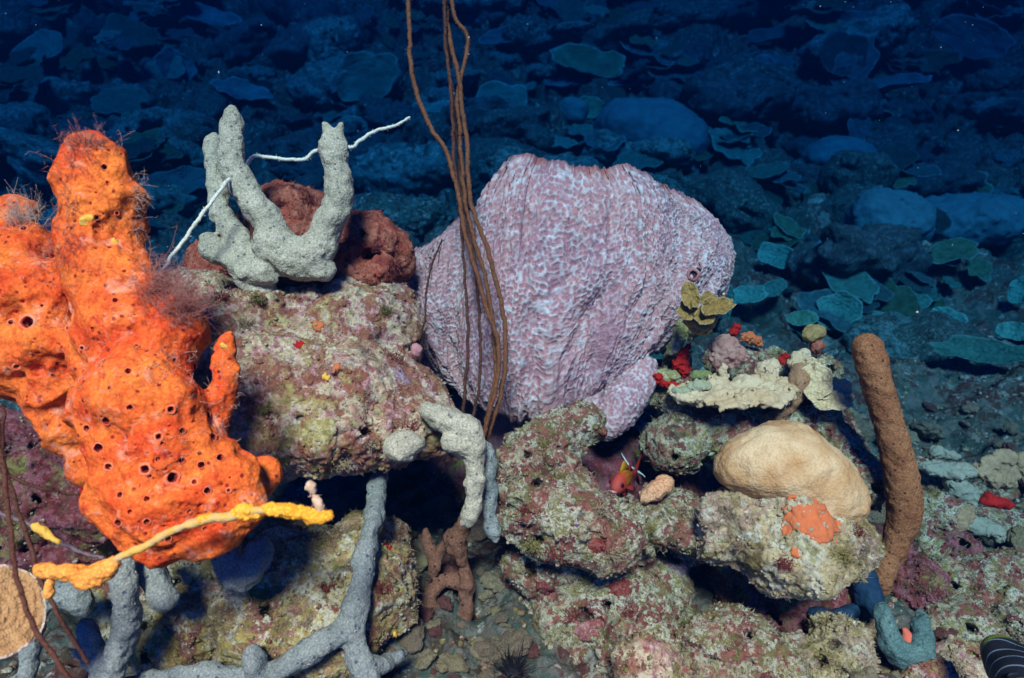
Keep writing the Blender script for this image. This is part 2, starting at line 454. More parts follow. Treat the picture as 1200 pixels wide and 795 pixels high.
# ================================================================== REEF ROCKS
def rock(name, balls, mat, label, h=.004, k=.035, n1=(.022, 9), n2=(.008, 34), seed=1, cat='rock', turf=2600, crumb=1600, group=None, sq=(1, 1, .9), turf_m=None, crumb_m=None, tl=.007, cel=1.35, pits=4, big=.012):
    s = SDF(k)
    for b in balls:
        px, py, d, r = b[:4]; s.ball(at(px, py, d), S(r, d), b[4] if len(b) > 4 else sq)
    s.noise(.026, 4.5, 2, seed+31, .5)
    if big: s.cells(big, 7.5, seed+3)
    s.noise(n1[0]*.7, n1[1]*1.3, 4, seed, .6, True); s.cells(n1[0]*cel, 13, seed+2); s.cells(n2[0]*.55*cel, 40, seed+8); s.noise(n2[0]*.5, n2[1]*1.6, 3, seed+9, .65)
    s.rag = .9; rp = random.Random(seed+7)
    for i in range(pits):
        b = balls[rp.randrange(len(balls))]; px, py = b[0]+b[3]*rp.uniform(-.8, .8), b[1]+b[3]*rp.uniform(-.8, .8); rr_ = S(rp.uniform(4, 10), b[2])
        s.hole(at(px, py, b[2]-S(b[3], b[2])*1.0), at(px, py+8, b[2]-S(b[3], b[2])*.25), rr_, rr_*.7)
    V, F = s.mesh(h); N = vnormals(V, F)
    V = V+N*(.0026*fbm(V, 120, 3, .65, seed+4)-.0045*(worley(V, 32, seed)-.5)*np.clip(noise3(V*8, seed+6)*2, 0, 1))[:, None]
    o = build(name, V, F, mat, label=label, cat=cat, group=group)
    rng = np.random.default_rng(seed+100)
    if crumb:
        P, Nn = sample_surface(V, F, crumb, rng)
        keep = noise3(P*22, seed) > -.12; P, Nn = P[keep], Nn[keep]
        v, f = crumbs(P, Nn, rng, .0029)
        build('encrusting_growth', v, f, crumb_m or (mat if seed % 2 else M_crumb), parent=o, kind='stuff', smooth=False)
    if turf:
        P, Nn = sample_surface(V, F, turf, rng, -.5)
        keep = noise3(P*16, seed+2) > -.08; P, Nn = P[keep], Nn[keep]
        v, f = blades(P, Nn, rng, tl, .0006)
        build('algae_turf', v, f, turf_m or M_turf, parent=o, kind='stuff', smooth=False)
    o['_n'] = 0
    MESHES[o.name] = (V, F)
    return o
MESHES = {}
M_crumb = crust('crusty_growth', [(.40, .38, .24), (.26, .13, .11), (.48, .47, .38), OLIVE, (.20, .07, .06), (.36, .32, .16)], 5.1, 2.0, .35, .4)
M_turf = crust('algae_turf', [(.34, .30, .14), (.42, .36, .24), (.26, .12, .10), (.40, .36, .30), (.16, .15, .06)], 6.2, 2.5, .25, .3)
M_ledge = crust('ledge_crust', [(.26, .10, .06), (.40, .36, .16), (.42, .26, .19), (.54, .47, .31), (.28, .12, .08), (.34, .27, .11), (.52, .44, .33), (.42, .22, .23)], 2.1, .9, .6, .5)
M_red = crust('red_algae_crust', [(.24, .045, .035), (.38, .075, .05), (.32, .08, .05), (.42, .15, .10), (.17, .04, .035)], 3.4, 1.6, .2, .3, (.5, .3, .25))
M_mid = crust('mound_crust', [(.13, .035, .03), (.20, .17, .06), (.36, .34, .23), (.25, .085, .07), (.15, .13, .05), (.42, .42, .32), (.15, .045, .04)], 4.4, 1.2, .5, .85)
M_low = crust('low_rock_crust', [(.27, .23, .06), OLIVE, (.42, .40, .27), (.34, .28, .09), (.20, .08, .06), (.48, .47, .36), (.30, .16, .12)], 7.4, 1.1, .65, .55)
M_boulder = crust('boulder_crust', [(.26, .25, .12), (.48, .47, .34), (.42, .35, .19), (.22, .18, .07), (.36, .25, .19), (.52, .52, .42)], 8.8, .9, .45, .5)
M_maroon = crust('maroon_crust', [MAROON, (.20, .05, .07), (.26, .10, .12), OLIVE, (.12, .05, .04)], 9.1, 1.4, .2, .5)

ledge = rock('ledge_rock', [(290, 400, 1.36, 72), (380, 395, 1.42, 75), (430, 392, 1.44, 62), (330, 470, 1.27, 76), (415, 465, 1.30, 72), (470, 465, 1.34, 48), (482, 502, 1.29, 40),
    (380, 505, 1.22, 52), (310, 508, 1.22, 52), (438, 512, 1.25, 40), (250, 440, 1.32, 90), (512, 500, 1.31, 22), (250, 360, 1.46, 55)], M_ledge,
    'big overhanging rock with pink and cream crust beside the orange sponge', .0036, .04, (.016, 9), (.008, 34), 3, turf=4200, crumb=4200, cel=1.0, pits=5)
red = rock('red_knob_rock', [(342, 268, 1.52, 54), (320, 296, 1.5, 50), (425, 292, 1.50, 42), (400, 300, 1.5, 44), (452, 308, 1.52, 28), (255, 318, 1.48, 36), (385, 322, 1.48, 42), (380, 275, 1.55, 40), (395, 312, 1.42, 30), (352, 312, 1.42, 34), (440, 322, 1.42, 24)], M_red,
    'dark red algae covered knob behind the upper grey sponge', .004, .03, (.014, 12), (.006, 40), 14, turf=2600, crumb=1400, turf_m=M_red, crumb_m=M_red)
mound = rock('reef_mound', [(645, 535, 1.34, 42), (628, 575, 1.32, 42), (655, 605, 1.29, 54), (700, 620, 1.31, 46), (705, 695, 1.40, 60), (648, 665, 1.40, 40), (672, 728, 1.38, 48), (745, 622, 1.33, 40),
    (795, 605, 1.38, 34), (745, 752, 1.28, 46), (830, 635, 1.44, 34), (680, 505, 1.38, 24), (770, 700, 1.42, 34)], M_mid,
    'knobbly olive and red reef mound below the barrel sponge', .0038, .03, (.018, 11), (.011, 36), 22, turf=5200, crumb=4600, pits=14, big=.05)
boulder = rock('coral_boulder', [(852, 600, 1.27, 32), (885, 602, 1.26, 44), (930, 610, 1.245, 50), (972, 624, 1.24, 42), (1000, 638, 1.26, 28), (890, 640, 1.23, 34), (940, 654, 1.21, 36), (985, 656, 1.23, 28), (850, 640, 1.27, 28), (905, 670, 1.24, 26)], M_boulder,
    'pale crusted boulder carrying the smooth tan coral', .0036, .03, (.014, 11), (.007, 38), 33, turf=2000, crumb=1600, pits=0, big=.02)
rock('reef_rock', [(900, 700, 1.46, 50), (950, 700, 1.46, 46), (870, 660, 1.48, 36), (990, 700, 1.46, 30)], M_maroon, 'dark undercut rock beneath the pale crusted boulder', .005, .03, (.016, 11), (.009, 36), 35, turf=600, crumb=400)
lowA = rock('lower_reef_rock', [(350, 668, 1.22, 56), (412, 655, 1.24, 36), (446, 702, 1.22, 40), (392, 742, 1.18, 52), (462, 660, 1.28, 24), (305, 722, 1.16, 50), (340, 628, 1.30, 40), (430, 640, 1.34, 40), (250, 660, 1.25, 34)], M_low,
    'yellow green crusted rock under the overhanging ledge', .004, .03, (.017, 11), (.009, 36), 44, turf=3600, crumb=3200)
lowB = rock('lower_reef_rock', [(238, 726, 1.18, 42), (200, 746, 1.16, 40), (262, 694, 1.22, 32), (150, 704, 1.26, 44)], M_low,
    'dark olive rock below the hanging grey sponge lobes', .004, .03, (.016, 12), (.009, 38), 55, turf=2000, crumb=1400)
mar = rock('maroon_rock', [(50, 580, 1.28, 58), (108, 600, 1.28, 44), (25, 640, 1.26, 44), (100, 640, 1.3, 40), (10, 530, 1.32, 50)], M_maroon,
    'maroon and olive rock behind the thin dark whips', .0045, .03, (.017, 11), (.008, 36), 66, turf=2000, crumb=900, turf_m=M_maroon)
shelf = rock('shelf_rock', [(842, 500, 1.60, 40), (900, 492, 1.62, 40), (790, 520, 1.58, 34), (956, 490, 1.60, 34), (985, 520, 1.56, 34), (800, 465, 1.62, 30), (772, 455, 1.66, 26), (1010, 560, 1.5, 30), (955, 440, 1.7, 24), (860, 430, 1.72, 34), (905, 430, 1.72, 24), (796, 420, 1.66, 18), (800, 392, 1.68, 14)], M_mid,
    'shaded rock shelf between the barrel sponge and brown tube', .004, .03, (.014, 12), (.009, 38), 77, turf=2200, crumb=2200)
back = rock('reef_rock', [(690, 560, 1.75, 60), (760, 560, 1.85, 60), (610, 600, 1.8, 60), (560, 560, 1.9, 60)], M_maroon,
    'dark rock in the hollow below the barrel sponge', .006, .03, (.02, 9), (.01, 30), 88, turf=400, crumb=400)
lows = [('low mottled rock in the bottom right between the cup sponge and banded fish', [(1130, 785, 1.32, 36), (1085, 795, 1.24, 28)], 101, M_ledge),
    ('crusted rock against the right frame edge below the leaf coral ledge', [(1195, 735, 1.42, 34), (1190, 680, 1.6, 34)], 102, M_mid),
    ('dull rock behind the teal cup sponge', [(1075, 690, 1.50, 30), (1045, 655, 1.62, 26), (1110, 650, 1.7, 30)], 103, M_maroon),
    ('pale pinkish rubble rock under the brown branching sponge', [(510, 805, 1.36, 32), (545, 800, 1.40, 24), (470, 812, 1.28, 26)], 98, M_boulder),
    ('small dark crusted rock left of the brown branching sponge', [(478, 700, 1.42, 22), (490, 730, 1.42, 24)], 99, M_mid),
    ('pale rubble rock with pink growth at the foot of the mound', [(590, 790, 1.32, 40), (540, 800, 1.28, 34), (640, 800, 1.3, 30)], 91, M_boulder),
    ('maroon and cream rock along the bottom below the boulder', [(860, 760, 1.26, 44), (900, 790, 1.2, 40), (820, 790, 1.2, 40)], 92, M_mid),
    ('pale yellow lump beside the teal sponge', [(985, 760, 1.28, 36), (950, 775, 1.26, 32)], 93, M_boulder),
    ('lilac pink crusted rock under the green lump', [(800, 790, 1.2, 36), (760, 795, 1.16, 40)], 94, M_ledge),
    ('low dark crusted rock right of the teal sponge', [(1125, 740, 1.42, 40), (1165, 700, 1.5, 40), (1110, 690, 1.55, 36)], 95, M_mid),
    ('dark ledge rock under the ruffled corals on the right side', [(1150, 620, 1.85, 36), (1185, 640, 1.85, 40), (1120, 600, 1.95, 30), (1165, 590, 1.98, 32)], 96, M_mid),
    ('dim rock behind the lower end of the brown tube', [(1085, 610, 1.75, 36), (1060, 570, 1.85, 36), (1100, 660, 1.7, 36)], 97, M_mid)]
for lab, b, sd_, m_ in lows:
    rock('reef_rock', b, m_, lab, .0045, .03, (.016, 11), (.009, 36), sd_, turf=1500, crumb=1500)

def first_hit(bvh, px, py):
    d = ray(px, py); h = bvh.ray_cast(Vector(CAM), Vector(d))
    return (np.array(h[0]), np.array(h[1])) if h[0] is not None else (None, None)
def bvh_of(V, F): return BVHTree.FromPolygons(np.asarray(V, float).tolist(), np.asarray(F).tolist())
def liner(P, N, r, depth, rimw):
    """a little lined opening: lip, then a tube that narrows to a floor."""
    n = Vector(N); q = n.to_track_quat('Z', 'Y').to_matrix(); sides = 14
    prof = [(r+rimw*1.3, -.25*r), (r+rimw*.8, rimw*.7), (r+rimw*.1, rimw*.8), (r*.92, .0), (r*.82, -depth*.5), (r*.5, -depth*.95), (1e-4, -depth)]
    a = np.arange(sides)*2*math.pi/sides; V = []
    wob = 1+.10*np.sin(a*2+r*9000)+.07*np.sin(a*3+r*5000)
    for rr, z in prof: V.append(np.stack([rr*np.cos(a)*wob, rr*np.sin(a)/wob, 0*a+z], 1))
    V = np.concatenate(V)@np.array(q).T+P
    i = np.arange(len(prof)*sides).reshape(len(prof), sides)
    F = np.stack([i[:-1], np.roll(i[:-1], -1, 1), np.roll(i[1:], -1, 1), i[1:]], -1).reshape(-1, 4)[:, ::-1]
    fm = np.repeat([0, 0, 1, 2, 2, 2], sides)
    return V, F, fm

# ================================================================== BARREL SPONGE
def barrel():
    top = np.array([(462, 318), (472, 303), (500, 286), (530, 264), (552, 250), (562, 232), (570, 214), (590, 196), (625, 192), (655, 195), (672, 199), (700, 201), (735, 202), (762, 211), (790, 222), (818, 235), (838, 247), (851, 272), (862, 300)], float)
    bot = np.array([(490, 415), (520, 452), (545, 476), (575, 480), (600, 482), (640, 492), (670, 474), (700, 462), (730, 440), (760, 415), (785, 395)], float)
    dc = 1.78; nu, nv = 1500, 420
    u = np.linspace(0, 2*math.pi, nu, endpoint=False)
    c, s_ = np.cos(u), np.sin(u)
    def sup(x, e): return np.sign(x)*np.abs(x)**e
    tx = 661+190*sup(c, .85); td = dc+S(118, dc)*sup(s_, .9)*1.0
    tx += 4*np.sin(u*9)
    typ = np.interp(tx, top[:, 0], top[:, 1])+np.where(s_ > 0, 6*s_, 0)
    typ = typ-3*fbm(np.stack([c*3, s_*3, 0*c], 1), 2.3, 3, .6, 5)-4*fbm(np.stack([c*3, s_*3, 0*c], 1), 11, 3, .7, 6)
    bx = 640+140*sup(c, .8); bd = dc-.02+S(85, dc)*sup(s_, .9)
    byp = np.interp(bx, bot[:, 0], bot[:, 1])-6
    rim = np.array([at(a, b, d) for a, b, d in zip(tx, typ, td)])
    base = np.array([at(a, b, d) for a, b, d in zip(bx, byp, bd)])
    ctr_t = rim.mean(0); ctr_b = base.mean(0)
    t = np.linspace(0, 1, nv)[:, None, None]
    W = base[None]*(1-t)+rim[None]*t
    outd = (rim+base)/2-(ctr_t+ctr_b)/2; outd[:, 2] = 0; outd /= np.linalg.norm(outd, axis=1)[:, None]
    bulge = np.sin(np.pi*np.clip(t, 0, 1)**.75)*.06-.03*np.clip((t-.9)/.1, 0, 1)**2
    bulge[0] = 0
    W = W+outd[None]*bulge
    # folds that run up the wall, then rows of knobs
    TT = np.broadcast_to(t[..., 0], (nv, nu)); UU = np.broadcast_to(u[None], (nv, nu))
    Q = np.stack([np.cos(UU)*1.0, np.sin(UU)*1.0, TT*.16+0*UU], -1).reshape(-1, 3)
    fold = fbm(Q+.12*np.stack([fbm(Q*np.array([1,1,5]), 2.5, 2, .5, 51), fbm(Q*np.array([1,1,5]), 2.5, 2, .5, 52), 0*Q[:, 0]], 1), 3.2, 4, .55, 31, True); soft = .6*fbm(Q*np.array([1, 1, 4]), 2.2, 2, .5, 7); fine = fbm(Q*np.array([1, 1, 2.4]), 16, 2, .5, 3, True)
    gro = np.zeros(nv*nu); tt_ = TT.reshape(-1)
    for gx, t0, t1, wd_, dp in ((515, .2, .9, .05, .022), (548, .0, .55, .06, .03), (598, .25, 1, .05, .018), (640, .0, .5, .055, .026), (668, .15, .8, .045, .022), (700, .0, .62, .06, .032), (738, .3, 1, .05, .022), (772, .1, .75, .055, .026), (808, .45, 1, .05, .024), (832, .3, .9, .05, .02)):
        u0 = 2*math.pi-math.acos(max(-1, min(1, (gx-661)/190)))
        du = UU.reshape(-1)-u0-.05*np.sin(tt_*7+gx)-.03*np.sin(tt_*17+gx*2)
        gro -= .6*dp*np.exp(-(du/wd_)**2)*np.clip((tt_-t0)*6, 0, 1)*np.clip((t1-tt_)*6, 0, 1)
    disp = gro+(.026*fold+.008*fine)*np.clip((1.02-TT.reshape(-1))*5, .35, 1)+.045*soft
    arc = np.stack([np.cos(UU)*.33, np.sin(UU)*.33, TT*.62*.62], -1).reshape(-1, 3)+.004*np.stack([fbm(Q, 30, 2, .5, 41), fbm(Q, 30, 2, .5, 42), fbm(Q, 30, 2, .5, 43)], 1)
    wd = worley(arc*np.array([1, 1, .8]), 185, 9)
    tip = np.clip(wd*1.7-.52, 0, 1)*np.clip(.9+.5*noise3(arc*np.array([30, 30, 8]), 5)+.3*noise3(arc*60, 6), .35, 1.25)
    wf = worley(arc, 230, 12)
    disp = disp+.0046*tip+.001*(1-wf)
    V = W.reshape(-1, 3)
    idx = np.arange(nv*nu).reshape(nv, nu)
    F = np.stack([idx[:-1], np.roll(idx[:-1], -1, 1), np.roll(idx[1:], -1, 1), idx[1:]], -1).reshape(-1, 4)
    edge = np.ones(nv*nu)
    Nn = vnormals(V, F)
    V = V+Nn*disp[:, None]
    V3 = V.reshape(nv, nu, 3)
    # inner wall of the cup and its floor
    rimv = V3[-1]; inn = []
    inward = ctr_t[None]-rimv; inward[:, 2] *= .2; il = np.linalg.norm(inward, axis=1)[:, None]; inward /= il
    for q, dn in ((.012, -.004), (.028, .006), (.045, .05), (.06, .14), (.09, .22), (.15, .26)):
        inn.append(rimv+inward*q+np.array([0, 0, -dn+(.01 if q < .02 else 0)]))
    inn.append(np.broadcast_to(inn[-1].mean(0), rimv.shape))
    VI = np.concatenate([i.reshape(-1, 3) for i in inn]); k0 = nv*nu
    F2 = []
    prev = idx[-1]
    for j in range(len(inn)):
        cur = k0+j*nu+np.arange(nu)
        F2.append(np.stack([prev, np.roll(prev, -1), np.roll(cur, -1), cur], -1)); prev = cur
    VA = np.vstack([V, VI]); tipa = np.concatenate([tip, np.full(len(VI), .1)])
    rimt = np.concatenate([np.clip((TT.reshape(-1)-.955)/.045, 0, 1), np.ones(len(VI))])
    bf = np.concatenate([[0]]) if False else None
    n = NT('barrel_sponge_skin'); v = n.shift(1.7); v2 = n.shift(4.4, (1, 1, .35))
    rose = n.ramp(n.noise(v2, 9, 6, .65, .5), [(.30, (.26, .15, .19)), (.46, (.39, .19, .22)), (.60, (.46, .23, .23)), (.72, (.36, .25, .26))])
    pale = n.ramp(n.noise(v, 40, 4, .6), [(.35, (.46, .38, .40)), (.65, (.62, .56, .57))])
    big = n.ramp(n.noise(v2, 5, 5, .6), [(.35, .55), (.65, 1.25)])
    f = n.math('MULTIPLY', n.ramp(n.attr('tip'), [(.18, 0), (.70, 1)]), big)
    col = n.mix(f, rose, pale)
    rr = n.math('MULTIPLY', n.attr('rimt'), n.ramp(n.noise(v, 11, 4, .6), [(.45, 0), (.6, .85)]))
    col = n.mix(rr, col, (.34, .10, .08))
    col = n.mix(.5, col, n.ramp(n.noise(v2, 150, 5, .7), [(.25, .3), (.75, 1.6)]), 'MULTIPLY')
    n.done(col, .8, n.bump(n.noise(v, 240, 4, .65), .8, .003))
    o = build('barrel_sponge', VA, np.concatenate([F]+F2), n.m, base=ctr_b, label='large pink barrel sponge with ridged pimply walls behind the brown whips', cat='sponge', attrs={'tip': tipa, 'rimt': rimt})
    MESHES[o.name] = (VA, np.concatenate([F]+F2))
    bv = bvh_of(VA, np.concatenate([F]))
    for px, py, rp in ((812, 322, 6.5), (818, 312, 4)):
        h, n_ = first_hit(bv, px, py)
        if h is not None:
            v, f, fm = liner(h+n_*.004, n_, S(rp, 1.6)*.7, S(rp, 1.6)*.3, S(rp, 1.6)*.4); build('pore', v, f, None, parent=o, mats=[n.m, n.m, plain('barrel_pore_inside', (.08, .03, .04), (.05, .02, .03), 3)], fm=fm, attrs={'tip': np.full(len(v), .2), 'rimt': np.ones(len(v))})
    # pale knobbly lobes at its foot
    for rows in ([(752, 432, 1.60, 17), (742, 455, 1.58, 19), (728, 472, 1.56, 22), (716, 492, 1.55, 17), (708, 506, 1.55, 9)], [(712, 470, 1.58, 13), (694, 484, 1.57, 14), (680, 492, 1.57, 9)]):
        P, r = pxpath(rows, 3); s = SDF(.015).chain(P, r).noise(.005, 30, 3, 3)
        v, f = s.mesh(.004); nn = vnormals(v, f); td = np.clip(worley(v, 150, 4)*1.7-.52, 0, 1); v = v+nn*(.005*td)[:, None]
        build('lobe', v, f, n.m, parent=o, attrs={'tip': td, 'rimt': 0*td})
    # the wide foot it stands on
    s = SDF(.03); s.ball(at(640, 500, 1.80), S(70, 1.8), (1, .8, .7)).ball(at(560, 500, 1.85), S(50, 1.85)).ball(at(640, 470, 1.82), S(80, 1.8)).noise(.012, 14, 3, 6)
    v, f = s.mesh(.007)
    build('foot', v, f, n.m, parent=o, attrs={'tip': np.full(len(v), .2), 'rimt': np.zeros(len(v))})
    return o
barrel()

# ================================================================== ORANGE SPONGE with its pores
M_orange = sponge('orange_sponge_skin', (.58, .065, .016), (.78, .19, .035), 3, 150, spot=(.36, .03, .02), rough=.85, dust=(.70, .38, .27), pore=(.20, .02, .012))
M_lip = plain('pore_lip', (.66, .14, .045), (.62, .26, .16), 2, 60); M_throat = plain('pore_throat', (.20, .022, .015), (.12, .015, .012), 4, 60)
M_lipin = plain('pore_inner_lip', (.62, .10, .05), (.5, .06, .03), 5, 60)
def orange():
    s = SDF(.022)
    for b in [(118, 205, .95, 40), (104, 222, .95, 34), (134, 226, .95, 32), (122, 262, .95, 44), (126, 310, .94, 38), (132, 350, .94, 36),
              (26, 300, .99, 44), (16, 345, .97, 58), (52, 350, .97, 46), (8, 410, .96, 50), (55, 402, .96, 42), (72, 455, .97, 36), (84, 508, .97, 28), (96, 546, .97, 17), (28, 250, 1.02, 16),
              (142, 388, .92, 46), (186, 380, .94, 44), (214, 398, .95, 26), (120, 425, .93, 36), (178, 428, .92, 40),
              (138, 470, .89, 52), (190, 490, .89, 52), (212, 530, .90, 48), (245, 562, .90, 48), (196, 575, .88, 56), (150, 530, .89, 44), (148, 585, .89, 40), (236, 610, .89, 36), (182, 615, .88, 34), (262, 588, .90, 32), (208, 632, .89, 20)]:
        s.ball(at(*b[:3]), S(b[3], b[2]), (1, .85, 1))
    P, r = pxpath([(270, 388, .93, 10), (267, 410, .93, 10), (263, 440, .93, 10), (257, 470, .93, 11), (248, 505, .92, 16)], 3); s.chain(P, r, .012)
    P, r = pxpath([(280, 572, .95, 13), (300, 562, .96, 12), (316, 552, .97, 13)], 3); s.chain(P, r, .02)
    s.cells(.014, 11, 4)
    s.noise(.020, 9, 2, 8); s.noise(.009, 20, 2, 28, .5, True); s.noise(.003, 42, 2, 18, .5)
    V, F = s.mesh(.009); bv = bvh_of(V, F)
    big = [(33, 378, 10), (28, 268, 5), (13, 378, 4), (49, 358, 3), (80, 385, 4), (122, 196, 5), (126, 214, 3), (113, 255, 4), (137, 250, 3), (135, 352, 5), (150, 435, 5), (128, 455, 4), (152, 478, 6), (200, 480, 6.5), (244, 486, 7),
        (124, 494, 6), (186, 512, 5), (101, 502, 5), (115, 525, 7), (185, 538, 5), (170, 550, 8), (213, 540, 5), (202, 560, 8), (175, 558, 4), (127, 547, 5), (140, 580, 6.5), (236, 545, 6), (243, 575, 5.5), (172, 585, 5), (152, 600, 5), (138, 613, 6), (172, 612, 6), (228, 565, 4),
        (250, 512, 5), (214, 505, 5), (197, 632, 6), (258, 536, 5), (205, 422, 4), (228, 430, 5), (222, 440, 4), (225, 417, 3.5), (190, 520, 4), (97, 470, 3.5), (62, 440, 3.5), (108, 385, 4), (96, 408, 3.5), (20, 430, 4), (160, 405, 3.5), (270, 560, 4), (222, 600, 4), (255, 602, 4), (240, 620, 4), (120, 430, 3), (208, 455, 3.5), (268, 575, 3), (285, 545, 3)]
    rng = random.Random(4); holes = []
    for (px, py, rp) in big:
        h, n = first_hit(bv, px, py)
        if h is None: continue
        r = S(rp, np.dot(h-CAM, FW))*rng.uniform(.62, .88); n = n-.55*ray(px, py); n /= np.linalg.norm(n)
        holes.append((h, n, r)); s.hole(h+n*.004, h-n*r*2.2, r*1.12, r*.7)
    # small pin holes over the lower lump and the left mass
    for i in range(190):
        cx, cy, sx, sy = rng.choice([(190, 530, 60, 60), (225, 590, 45, 35), (40, 370, 35, 45), (180, 400, 50, 35), (120, 260, 25, 50)])
        px, py = rng.gauss(cx, sx*.6), rng.gauss(cy, sy*.6); h, n = first_hit(bv, px, py)
        if h is None: continue
        r = S(rng.uniform(1.1, 2.3), .92); s.hole(h+n*.003, h-n*r*2.5, r*1.2, r*.6)
    V, F = s.mesh(.0031); N = vnormals(V, F)
    V = V+N*(.0006*fbm(V, 150, 3, .6, 5)+.0010*fbm(V, 60, 2, .5, 6))[:, None]
    base = at(200, 640, .95)
    o = build('orange_sponge', V, F, M_orange, base=base, label='lumpy bright orange sponge full of round pores at the left', cat='sponge')
    MESHES[o.name] = (V, F); bv = bvh_of(V, F)
    for i, (h, n, r) in enumerate(holes[:95]):
        v, f, fm = liner(h-n*.0005, n, r*.92, r*2.0, r*(.55 if rng.random() < .35 else .18))
        build('pore', v, f, None, parent=o, mats=[M_lip, M_lipin, M_throat], fm=fm)
    for (px, py, rp) in [(101, 262, 9), (137, 284, 5), (247, 378, 4), (262, 405, 3)]:      # yellow crust patches
        h, n = first_hit(bv, px, py)
        if h is None: continue
        q = SDF(.006)
        for j in range(5): q.ball(h-n*S(rp*.15, .95)+np.array([rng.uniform(-1, 1), rng.uniform(-.3, .3), rng.uniform(-1, 1)])*S(rp, .95)*.8, S(rp*.42, .95), (1, .5, 1))
        q.noise(.003, 110, 3, 3); v, f = q.mesh(.0022)
        build('yellow_patch', v, f, M_yel, parent=o, label='yellow crust patch')
    return o, bv
M_yel = plain('yellow_crust', (.70, .36, .03), (.62, .44, .10), 3, 60)
OR, OBV = orange()

# ================================================================== ROPE SPONGES
M_grey = sponge('grey_rope_sponge_skin', (.34, .32, .24), (.46, .43, .33), 5, 260, pore=(.15, .15, .14), rough=.85)
M_blue = sponge('blue_grey_sponge_skin', (.17, .20, .195), (.24, .27, .255), 6, 260, pore=(.06, .09, .12), rough=.85)  # weaker light on the lower ropes is painted in as a darker colour
M_brown = sponge('brown_tube_skin', (.24, .095, .042), (.30, .135, .062), 7, 240, pore=(.07, .03, .02), rough=.8)
M_brown2 = sponge('brown_branch_skin', (.15, .07, .045), (.20, .095, .06), 8, 220, pore=(.04, .02, .02), rough=.85)
M_brownp = sponge('brown_stub_skin', (.30, .16, .085), (.36, .21, .12), 9, 240, pore=(.08, .04, .03), rough=.8)
M_oscin = plain('small_pore_inside', (.05, .05, .05), (.03, .03, .03), 3, 60)
M_osclip = plain('small_pore_lip', (.52, .53, .48), (.46, .48, .44), 3, 60)
def ropes(name, lines, mat, label, cat='sponge', h=.0028, k=.012, n1=(.0085, 25), n2=(.003, 64), seed=1, pores=0, balls=(), group=None, rows_n=4, knob=.0007, thin=.80):
    s = SDF(k)
    for L in lines:
        P, r = pxpath(L, rows_n); s.chain(P, r*thin)
    for b in balls: s.ball(at(*b[:3]), S(b[3], b[2]), b[4] if len(b) > 4 else (1, .8, .9))
    s.noise(n1[0], n1[1], 3, seed); s.noise(n2[0], n2[1], 2, seed+5)
    V, F = s.mesh(h); N = vnormals(V, F)
    V = V+N*(knob*(1-worley(V, 230, seed)*1.2))[:, None]
    o = build(name, V, F, mat, label=label, cat=cat, group=group)
    MESHES[o.name] = (V, F)
    if pores:
        rng = np.random.default_rng(seed); P, Nn = sample_surface(V, F, pores*6, rng)
        got = []
        for p, n in zip(P, Nn):
            if n@(p-CAM) > -.2*np.linalg.norm(p-CAM): continue
            if any(np.linalg.norm(p-q) < .012 for q in got): continue
            got.append(p); r = rng.uniform(.0007, .0018)
            v, f, fm = liner(p+n*.0006, n, r, r*1.2, r*.35)
            build('pore', v, f, None, parent=o, mats=[mat, M_oscin, M_oscin] if 'brown' in label else [M_osclip, M_oscin, M_oscin], fm=fm)
            if len(got) >= pores: break
    return o
D1 = 1.29
ropes('rope_sponge', [
    [(272, 131, D1, 7), (271, 145, D1, 10), (271, 162, D1, 10), (270, 178, D1, 13), (277, 205, D1, 15), (292, 230, D1, 16), (310, 255, D1, 16), (325, 280, D1, 18), (335, 295, D1, 24)],
    [(249, 160, 1.34, 6), (249, 178, 1.34, 9), (254, 210, 1.34, 10), (258, 238, 1.33, 11), (266, 262, 1.32, 13), (282, 285, 1.31, 15), (300, 308, 1.3, 16), (325, 305, 1.3, 18)],
    [(388, 160, D1, 10), (391, 178, D1, 14), (395, 200, D1, 14), (398, 222, D1, 14), (396, 240, D1, 15), (386, 258, D1, 16), (378, 280, D1, 18), (370, 298, D1, 22), (350, 304, D1, 24), (332, 298, D1, 24), (318, 285, D1, 22)],
    [(382, 147, D1, 5), (386, 164, D1, 8)], [(399, 146, D1, 5), (396, 164, D1, 8)],
    [(240, 279, 1.3, 9), (250, 292, 1.3, 12), (270, 305, 1.3, 12), (292, 318, 1.29, 13), (312, 322, 1.28, 14)],
    [(282, 322, 1.31, 14), (300, 334, 1.31, 14), (312, 340, 1.31, 12)], [(352, 318, D1, 13), (385, 314, D1, 12)], [(372, 312, D1, 14), (380, 320, D1, 11)]],
    M_grey, 'pale grey branching sponge with upright fingers on top of the overhanging rock', pores=46, seed=11, k=.014)
ropes('rope_sponge', [[(502, 482, 1.20, 10), (515, 489, 1.2, 14), (535, 497, 1.2, 15), (550, 507, 1.2, 15), (556, 535, 1.2, 13), (556, 565, 1.2, 12), (553, 592, 1.2, 11), (549, 610, 1.2, 8)], [(526, 520, 1.19, 9), (535, 518, 1.19, 12), (552, 522, 1.2, 14)]],
    M_grey, 'grey rope sponge draped over the right tip of the overhanging rock', seed=12, pores=8)
ropes('rope_sponge', [[(566, 520, 1.26, 8), (572, 545, 1.26, 10), (575, 575, 1.26, 9), (573, 600, 1.26, 8), (579, 632, 1.26, 7)]], M_blue, 'narrow blue grey rope sponge hanging close beside the thicker grey one', seed=13)
ropes('sponge_patch', [[(458, 522, 1.19, 9), (472, 524, 1.185, 11), (487, 520, 1.19, 8)]], M_grey, 'small grey sponge pad on the lower edge of the overhanging rock', seed=14, k=.02)
